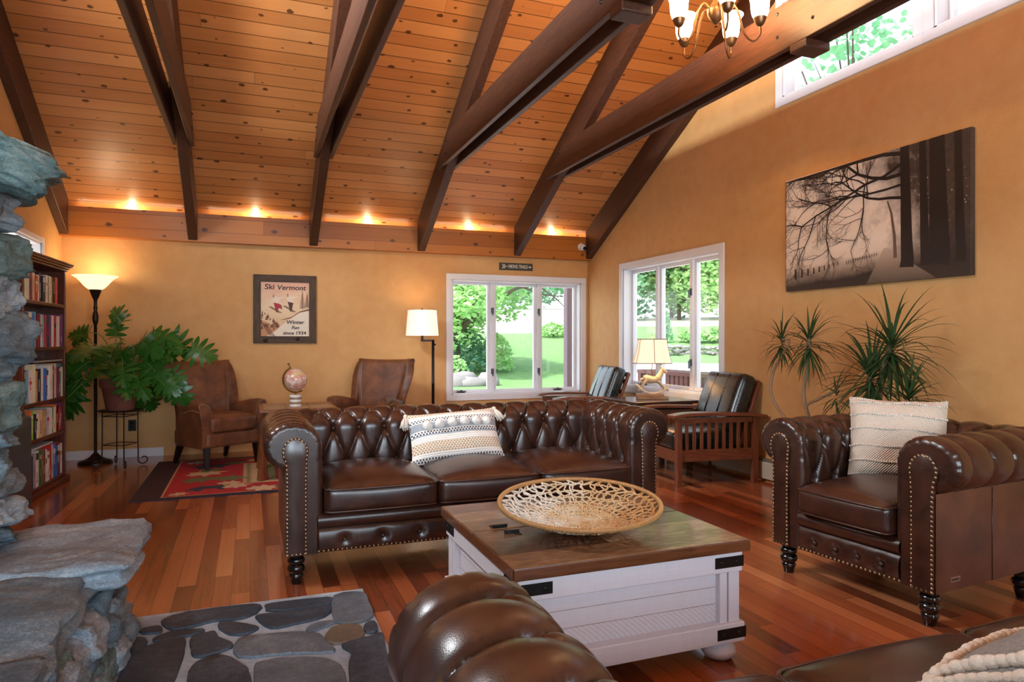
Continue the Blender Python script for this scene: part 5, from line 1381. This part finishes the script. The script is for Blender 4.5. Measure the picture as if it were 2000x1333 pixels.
ROWS = [('bottom shelf', .072, .30, ['teal','navy','navy','grey','white','green','olive','dark red','white','white','red','silver','blue','blue','dark red','white'], .235, .285),
        ('fourth shelf from the top', .445, .24, ['teal','olive','orange','lime','black','white','beige','tan','grey','silver','white','green','cream','orange','black','red','plum'], .19, .235),
        ('middle shelf', .728, .34, ['green','sky blue','white','cream','tan','black','white','blue','white','white','navy','beige','plum','teal','cream'], .24, .30),
        ('second shelf from the top', 1.152, .30, ['black','navy','white','blue','sky blue','dark red','silver','sky blue','red','navy','purple','white','red','silver','white','purple'], .245, .275),
        ('top shelf', 1.508, .25, ['cream','cream','plum','beige','red','cream','navy','black','white','olive','cream','tan','black','red'], .19, .235)]
rnd = random.Random(17); CNT = {}
for row, z, hmax, cols, h0, h1 in ROWS:
    x = .036; wtot = (BL-.085 if row != 'top shelf' else BL-.24); ws = [rnd.uniform(.7,1.35) for _ in cols]; k = wtot/sum(ws)
    for i, (c, w) in enumerate(zip(cols, ws)):
        w *= k; h = rnd.uniform(h0, h1); d = rnd.uniform(.125, .15)
        b = MB(); e = .0025
        b.box(0, e, 0, d, 0, h); b.box(w-.001-e, w-.001, 0, d, 0, h); b.box(0, w-.001, -.002, e, 0, h)
        b.box(e, w-.001-e, e, d-.004, .004, h-.005, 1)
        c2 = rnd.choice(['cream','white','black','tan','red','silver'])
        if c2 == c: c2 = 'olive'
        zz = h*rnd.uniform(.55,.8)
        if rnd.random() < .45: b.box(w*.12, w*.88, -.0028, -.0015, zz, zz+h*rnd.uniform(.06,.2), 2)
        q = h*rnd.uniform(.1,.4)
        q2 = q
        for j in range(rnd.randint(3,6)):
            lq = rnd.uniform(.006,.022)
            if q2+lq < h*.9: b.box(w*.36, w*rnd.uniform(.52,.62), -.0026, -.0015, q2, q2+lq, 2)
            q2 += lq+.004
        o = b.build('book', [BM[c], M_PAGE, BM[c2]], None, smooth=0)
        o.matrix_world = Bm @ Matrix.Translation((x, .012 + rnd.uniform(0,.012) - .012*math.sin(PI*min(1,x/BL)), z+.0005))
        tag(o, '%s-spined book, %s from the chimney end of the %s' % (c, ORD[i], row), 'book', 'books on the '+row); x += w
for i, (row, z, hh) in enumerate((('bottom shelf', .072, .287), ('middle shelf', .728, .302))):
    o = MB().box(.16, .78 if i else .6, .006, .145, 0, .014).build('book', [BM['silver'] if i == 0 else BM['grey']], None, smooth=0, bevel=.002); o.matrix_world = Bm @ Matrix.Translation((.1 + .1*i, .01, z+hh))
    tag(o, 'thin %s book lying flat across the tops of the books on the %s' % ('silver' if i == 0 else 'grey', row), 'book', 'books on the '+row)
t = thing('metal_log_box', 'grey sheet metal box between the stone chimney and bookcase', 'box', (-1.60, 5.55, 0))
MB().box(-.13, .13, -.30, .30, 0, .66).build('body', plain('grey_sheet_metal', S(118,124,132), .35, .7), t, smooth=0, bevel=.012)
MB().box(.131, .135, -.26, .26, .05, .60).build('door', plain('grey_sheet_metal_door', S(104,110,120), .35, .7), t, smooth=0, bevel=.004)

# ------------------------------------------------------------------ rug
M_RUG = [plain('rug_'+n, S(*c), .95, var=.18, vs=14, bump=.5, bs=120) for n, c in (('border', (58,34,40)), ('red', (168,36,44)), ('tan', (188,158,116)), ('maroon', (118,30,38)), ('navy', (48,58,76)), ('green', (104,112,72)), ('beige', (198,176,142)), ('binding', (40,42,62)))]
t = thing('area_rug', 'red lodge-pattern rug with dark border under the wing chairs', 'rug', (-.835, 5.73, 0))
RW_, RL_ = 2.75, 1.80
b = MB().box(0, RW_, 0, RL_, 0, .008, 7)
lay = [0]
def rp(poly, m):
    lay[0] += 1; z = .0085 + lay[0]*.000012; n = len(poly); ar = sum(poly[i][0]*poly[(i+1)%n][1]-poly[(i+1)%n][0]*poly[i][1] for i in range(n))
    b.add([(x, y, z) for x, y in (poly if ar > 0 else poly[::-1])], [tuple(range(n))], m)
def rr(x0, x1, y0, y1, m): rp([(x0,y0),(x1,y0),(x1,y1),(x0,y1)], m)
rr(.02, RW_-.02, .02, RL_-.02, 0); rr(.20, RW_-.20, .06, RL_-.06, 2); rr(.215, RW_-.215, .075, RL_-.075, 1)
rr(.78, RW_-.78, .40, RL_-.40, 2); rr(.86, RW_-.86, .43, RL_-.43, 6); rr(.93, RW_-.93, .47, RL_-.47, 3); rr(.99, 1.05, .47, RL_-.47, 5)
for i in range(12):
    y = .46 + i*.08; rp([(.80,y),(.825,y+.03),(.85,y),(.825,y-.03)], 5)
bear = [(0,.02),(.05,.06),(.10,.15),(.2,.19),(.32,.17),(.40,.19),(.47,.15),(.50,.08),(.45,.05),(.41,.06),(.40,-.06),(.34,-.06),(.33,.03),(.2,.03),(.17,-.06),(.11,-.06),(.10,.03),(.04,0)]
def put(poly, x, y, s, a, m, fl=1):
    ca, sa = math.cos(a), math.sin(a); rp([(x + s*(fl*p*ca - q*sa), y + s*(fl*p*sa + q*ca)) for p, q in poly], m)
leafp = [(0,0),(.06,.05),(.05,.12),(.14,.10),(.16,.2),(.24,.12),(.32,.15),(.30,.06),(.42,.02),(.30,-.03),(.32,-.12),(.22,-.09),(.15,-.16),(.13,-.07),(.05,-.09)]
rnd = random.Random(31)
for fx in (0, 1):
    X = (lambda v: v) if not fx else (lambda v: RW_-v)
    for (x, y, s, a) in ((.34,.24,.75,.1),(.30,1.28,.75,.0)): put(bear, X(x), y, s, a if not fx else -a, 4, -1 if fx else 1)
    for (x, y, s, a, m) in ((.30,.62,.8,.5,5),(.52,.72,.8,-.3,5),(.30,.95,.9,.2,6),(.42,1.05,.6,.8,5),(.62,.30,.6,.2,6),(.24,.14,.4,.1,6),(.58,.50,.55,-.4,6),(.26,1.58,.6,.1,6),(.60,1.45,.6,.2,5)): put(leafp, X(x), y, s, a if not fx else PI-a, m)
for k in range(7):
    for y in (.23, RL_-.24): put(leafp, .80+k*.22, y+rnd.uniform(-.04,.04), .7, rnd.uniform(-.3,.3), (6,5)[k % 2])
b.build('rug_pile', M_RUG, t, smooth=0)

# ------------------------------------------------------------------ stone fireplace
M_ST = [stone('schist_grey', S(66,80,90), S(106,122,132), S(156,170,178)), stone('schist_green', S(60,76,76), S(98,120,118), S(144,162,160)), stone('schist_pale', S(92,104,114), S(140,154,164), S(192,204,212)), stone('schist_dark', S(44,54,62), S(78,92,102), S(124,138,146))]
M_MORT = stone('hearth_mortar', S(128,144,160), S(160,176,190), S(190,204,216), 14, .9, .3, (1,1,1))
def rough(b, seed, a1=.025, s1=7.0, a2=.010, s2=22.0, strata=0.0):
    off = Vector((seed*3.7, seed*1.3, seed*2.1)); vs = []
    c = sum((Vector(v) for v in b.v), Vector())/len(b.v)
    for v in b.v:
        p = Vector(v); d = (p-c).normalized(); q = Vector((p.x*1.0, p.y*1.0, p.z*2.6))
        k = a1*noise.noise(q*s1+off) + a2*noise.noise(q*s2+off) + .5*a2*noise.noise(q*s2*2.3+off)
        if strata: k += strata*math.copysign(abs(noise.noise(Vector((p.x*2, p.y*2, p.z*26))+off))**.6, 1)*(1-abs(d.z))
        vs.append(tuple(p+d*k))
    b.v = vs; return b
def stonebox(c, sx, sy, sz, seed, n=9, rz=0.0, tilt=0.0, a=.02):
    rnd = random.Random(seed); b = MB(); b.soft(-sx, sx, -sy, sy, -sz, sz, min(sx,sy,sz)*.5, n=n, crown=sz*.15)
    kx, ky, kz = rnd.uniform(-.45,.45), rnd.uniform(-.45,.45), rnd.uniform(-.4,.4); off = Vector((seed*1.7, seed*.9, seed*2.3))
    M = Matrix.Translation(c) @ Matrix.Rotation(rz, 4, 'Z') @ Matrix.Rotation(tilt, 4, 'X') @ Matrix.Rotation(rnd.uniform(-.15,.15), 4, 'Y')
    vs = []
    for x, y, z in b.v:
        p = Vector((x*(1+kx*z/sz*.5+kz*y/sy*.35), y*(1+ky*x/sx*.6), z*(1+kx*x/sx*.55+ky*y/sy*.3)))
        q = Vector((p.x*7, p.y*7, p.z*20)); d = Vector((p.x/sx, p.y/sy, p.z/sz*.7)); d = d.normalized() if d.length > 1e-6 else d
        k = noise.noise(q+off)*a*1.6 + (abs(noise.noise(q*2.1+off))-.25)*-a*1.3 + noise.noise(q*5+off)*a*.45 + noise.noise(q*11+off)*a*.22
        lay = math.floor((z/sz*1.6 + noise.noise(Vector((p.x*4, p.y*4, 0))+off)*1.2)*2)/2
        k += .35*a*noise.noise(Vector((lay*5.3, seed, 0)))*(1-abs(d.z))*2
        vs.append(tuple(M @ (p + d*k)))
    b.v = vs; return b
F = thing('stone_fireplace', 'dry-laid grey schist fireplace with mantel stone and raised hearth at the left edge', 'fireplace')
# masonry core, the chimney stones and the raised hearth (world coordinates)
core = MB().box(-1.745, -1.02, .9, 3.14, 0, 1.80); core.box(-1.745, -1.15, .9, 2.35, 1.80, 3.7); core.box(-1.745, -.56, .9, 3.22, 0, .30)
core.build('masonry_core', M_MORT, F, smooth=0)
rnd = random.Random(77)
# corner stones as they stack up towards the mantel: (z0, z1, how far the tip reaches towards +x)
col = [(.42,.50,.02),(.50,.58,.07),(.58,.66,.03),(.66,.78,.02),(.78,.86,.05),(.86,1.02,.06),(1.02,1.10,.03),(1.10,1.30,.07),(1.30,1.44,.04),(1.44,1.62,.07),(1.62,1.74,.03),(1.74,1.84,.045)]
i = 0
for z0, z1, r in col:
    zc, hz = (z0+z1)/2, (z1-z0)/2*1.06
    y = 3.20
    sx, sy = rnd.uniform(.15,.19), rnd.uniform(.14,.19); i += 1
    stonebox((-1.03+r-sx*.55+.055, y-.07+rnd.uniform(-.02,.02), zc), sx, sy, hz, 200+i, 22, rnd.uniform(-.3,.3), rnd.uniform(-.08,.08)).build('chimney_stone', M_ST[rnd.randrange(4)], F, smooth=180)
    y -= .13+sy
    while y > 2.2:
        sy = rnd.uniform(.13,.24); i += 1
        stonebox((-1.02+rnd.uniform(-.02,.04), y-sy*.9, zc+rnd.uniform(-.01,.01)), .13, sy, hz*rnd.uniform(.9,1.05), 200+i, 8, 0, 0).build('chimney_stone', M_ST[rnd.randrange(4)], F, smooth=180); y -= sy*1.9
for k, (x, z, sx, sz) in enumerate(((-1.35,.62,.2,.14),(-1.55,.8,.13,.2),(-1.3,.95,.2,.13),(-1.55,1.2,.13,.18),(-1.3,1.25,.18,.15),(-1.4,1.55,.24,.12),(-1.3,1.72,.2,.1))):
    stonebox((x, 3.15, z), sx, .10, sz, 400+k, 8).build('chimney_stone', M_ST[k % 4], F, smooth=180)
b = stonebox((0, 0, 0), .33, .26, .085, 501, 22, 0, 0, .035); M = Matrix.Translation((-1.03, 3.04, 1.935)) @ Matrix.Rotation(rad(20), 4, 'Y') @ Matrix.Rotation(rad(12), 4, 'Z')
b.v = [tuple(M @ Vector((x, y, z*(1.25-1.3*x)))) for x, y, z in b.v]; b.build('mantel_stone', M_ST[1], F, smooth=180)
b = stonebox((-1.36, 2.5, 1.93), .30, .34, .11, 503, 14, .0, .03, .03); b.build('mantel_stone', M_ST[0], F, smooth=180)
def slab(x0, x1, y0, y1, z0, z1, seed, n, mi, tilt=0.0, edge=.045, name='hearth_slab'):
    b = MB(); cx, cy, cz = (x0+x1)/2, (y0+y1)/2, (z0+z1)/2
    b.soft(x0-cx, x1-cx, y0-cy, y1-cy, z0-cz, z1-cz, min(.03, (z1-z0)*.45), n=n); off = Vector((seed, seed*2.3, 0)); vs = []
    for v in b.v:
        p = Vector(v); q = Vector((p.x+cx, p.y+cy, p.z*3))
        e = noise.noise(q*2.6+off)*edge + noise.noise(q*9+off)*edge*.55 + noise.noise(Vector((q.x*3, q.y*3, p.z*45))+off)*edge*.8
        d = Vector((p.x/((x1-x0)/2), p.y/((y1-y0)/2), 0)); m_ = max(abs(d.x), abs(d.y)); dn = Vector((d.x**7, d.y**7, 0))
        p += dn*e
        zz = noise.noise(q*2.2+off)*.022 + noise.noise(q*7+off)*.010 + noise.noise(q*19+off)*.005
        st = math.floor(noise.noise(Vector((q.x*.9+q.y*1.3, q.y*2.4, 0))+off)*4)/4*.016
        if p.z > 0: p.z += zz + st + tilt*(p.x)
        vs.append((p.x+cx, p.y+cy, p.z+cz))
    b.v = vs; return b.build(name, M_ST[mi], F, smooth=180)
slab(-1.72, -.40, 2.66, 3.36, .345, .425, 11, 46, 2, .012)
slab(-1.72, -.50, 1.98, 2.78, .315, .415, 12, 46, 0, -.01)
slab(-1.72, -.48, .95, 2.04, .30, .405, 13, 40, 3, .0)
for k in range(46):
    y = 1.0 + 2.25*rnd.random(); z = rnd.choice((.06,.15,.24,.29)) ; s = rnd.uniform(.07,.15)
    stonebox((-.535+rnd.uniform(-.02,.02) + (.02 if z < .1 else 0), y, z), .07, s, rnd.uniform(.035,.06), 600+k, 14, 0, rnd.uniform(-.3,.3), .015).build('hearth_stone', M_ST[rnd.choice((0,1,2,2))], F, smooth=180)
for k in range(10): stonebox((-.60-.11*k, 3.25, rnd.choice((.07,.17,.27))), .12, .07, .06, 700+k, 6, 0, 0, .015).build('hearth_stone', M_ST[rnd.randrange(4)], F, smooth=180)
for o in kids(F):      # keep the masonry clear of the wall plaster
    for v in o.data.vertices: v.co.x = max(v.co.x, -1.742)
# flush flagstones in front of the raised hearth
HT = thing('flagstone_hearth', 'irregular dark flagstones set in pale mortar flush with the wood floor', 'stone hearth')
MB().prism([(-.56,.3),(.50,.3),(.505,3.318),(-.56,3.325)], .0, .010, 'z').build('mortar_bed', M_MORT, HT, smooth=0)
MF = [stone('flag_slate', S(34,42,52), S(52,62,74), S(86,96,108), 3, .6, .35), stone('flag_grey', S(72,82,92), S(98,108,118), S(134,144,152), 5, .65, .35), stone('flag_brown', S(84,76,66), S(112,100,84), S(140,126,106), 5, .65, .35)]
FS = [([(785,655),(880,620),(1000,600),(1250,572),(1270,600),(1190,640),(1050,655),(900,690),(830,695)],0),([(1300,590),(1320,572),(1605,540),(1612,572),(1450,598),(1310,605)],0),([(1630,532),(1770,515),(1800,560),(1822,630),(1740,663),(1635,655)],1),
 ([(1255,645),(1270,625),(1480,600),(1620,582),(1590,630),(1440,670),(1320,690)],0),([(1065,670),(1100,658),(1250,680),(1250,700),(1190,720),(1120,720),(1070,690)],0),([(1500,690),(1560,662),(1650,655),(1570,690),(1510,705)],1),
 ([(1590,720),(1640,680),(1740,672),(1780,700),(1760,740),(1660,765),(1600,760)],2),([(1780,672),(1828,657),(1846,700),(1790,712)],0),([(1160,745),(1300,720),(1530,708),(1600,760),(1630,805),(1400,815),(1160,830)],1),
 ([(930,740),(1000,715),(1050,705),(1070,735),(1130,760),(1130,785),(1040,815),(950,830),(930,790)],0),([(680,700),(770,680),(795,700),(770,715),(700,715)],0),([(745,745),(830,710),(990,695),(970,715),(880,735),(780,755)],0),
 ([(620,770),(650,740),(700,738),(720,755),(690,790),(640,805),(615,795)],0),([(570,1010),(610,860),(640,810),(740,770),(830,745),(900,740),(905,780),(880,880),(800,1010)],0),([(920,900),(990,840),(1090,820),(1190,870),(1215,900),(1230,1000),(1150,1060),(940,1040)],0),
 ([(1240,880),(1290,850),(1400,835),(1560,835),(1665,870),(1685,1000),(1500,1040),(1270,1030)],1),([(1670,770),(1800,730),(1868,714),(1885,790),(1925,1000),(1740,1020),(1700,880),(1715,810)],0)]
for i, (pl_, mi) in enumerate(FS):
    P = [onfloor(x*.4, 950+y*.4, .02) for x, y in pl_]; P2 = catmull([(p.x, p.y, 0) for p in P], 3, True)
    b = MB(); n = len(P2); c = sum(P2, Vector())/n
    rings = [(1.0,.008),(1.0,.017),(.975,.021),(.6,.0215)]
    vs = [(c.x+(p.x-c.x)*k + .004*noise.noise(p*31), c.y+(p.y-c.y)*k + .004*noise.noise(p*37), z) for k, z in rings for p in P2] + [(c.x, c.y, .0215)]; fs = []
    for r in range(len(rings)-1):
        for q in range(n): fs.append((r*n+q, r*n+(q+1)%n, (r+1)*n+(q+1)%n, (r+1)*n+q))
    for q in range(n): fs.append(((len(rings)-1)*n+q, (len(rings)-1)*n+(q+1)%n, len(vs)-1))
    ar = sum(P2[q].x*P2[(q+1)%n].y-P2[(q+1)%n].x*P2[q].y for q in range(n))
    b.add(vs, fs if ar > 0 else [f[::-1] for f in fs]); b.build('flagstone', MF[mi], HT, smooth=40)
for i, (x0, x1, y0, y1) in enumerate(((-.42,-.05,1.45,1.85),(.0,.47,1.38,1.78),(-.42,.1,.95,1.38),(.16,.47,.8,1.3))):
    MB().soft(x0, x1, y0, y1, .006, .0215, .007, n=8).build('flagstone', MF[i % 2], HT, smooth=60)

# ------------------------------------------------------------------ daylight and render look
w = bpy.data.worlds.new('sky'); scene.world = w; w.use_nodes = True; nt = w.node_tree; bg = nt.nodes['Background']
sk = nt.nodes.new('ShaderNodeTexSky'); sk.sky_type = 'NISHITA'; sk.sun_disc = False; sk.sun_elevation = rad(52); sk.sun_rotation = rad(250); sk.air_density = 1.0; sk.dust_density = 2.5; sk.altitude = 300
hs = nt.nodes.new('ShaderNodeHueSaturation'); hs.inputs['Saturation'].default_value = .45; nt.links.new(sk.outputs[0], hs.inputs['Color']); nt.links.new(hs.outputs[0], bg.inputs[0]); bg.inputs[1].default_value = .55
sl = bpy.data.lights.new('sun', 'SUN'); sl.energy = 4.7; sl.angle = rad(3); sl.color = (1, .96, .88)
so = bpy.data.objects.new('sun', sl); COL.objects.link(so); so.rotation_euler = Vector((.62,.30,-.95)).to_track_quat('-Z', 'Y').to_euler()
def daylight(name, loc, rot, sx, sy, e, c=(.80,.90,1.0)):
    l = bpy.data.lights.new(name, 'AREA'); l.shape = 'RECTANGLE'; l.size = sx; l.size_y = sy; l.energy = e; l.color = c
    o = bpy.data.objects.new(name, l); COL.objects.link(o); o.location = loc; o.rotation_euler = rot; return o
# area lamps add fill as sky light from the unseen windows behind the photographer
for wn, en in zip(RWN, (165, 105)): daylight('window_daylight', ((wn[0]+wn[1])/2, YF-.2, (wn[2]+wn[3])/2), (PI/2, 0, 0), 1.6, 1.5, en, (.70,.85,1.0))
for wn in LWN: daylight('window_daylight', (XL-.2, (wn[0]+wn[1])/2, (wn[2]+wn[3])/2), (PI/2, 0, -PI/2), wn[1]-wn[0]-.2, wn[3]-wn[2]-.2, 300, (.93,.96,1.0))  # area lamps added outside the unseen left gable windows, fill from high up
scene.view_settings.view_transform = 'Standard'; scene.view_settings.look = 'None'; scene.view_settings.gamma = 1; scene.view_settings.exposure = 0.3
cy = scene.cycles
cy.max_bounces = 7; cy.diffuse_bounces = 4; cy.glossy_bounces = 3; cy.transmission_bounces = 3; cy.transparent_max_bounces = 6; cy.sample_clamp_indirect = 6.0; cy.caustics_reflective = False; cy.caustics_refractive = False
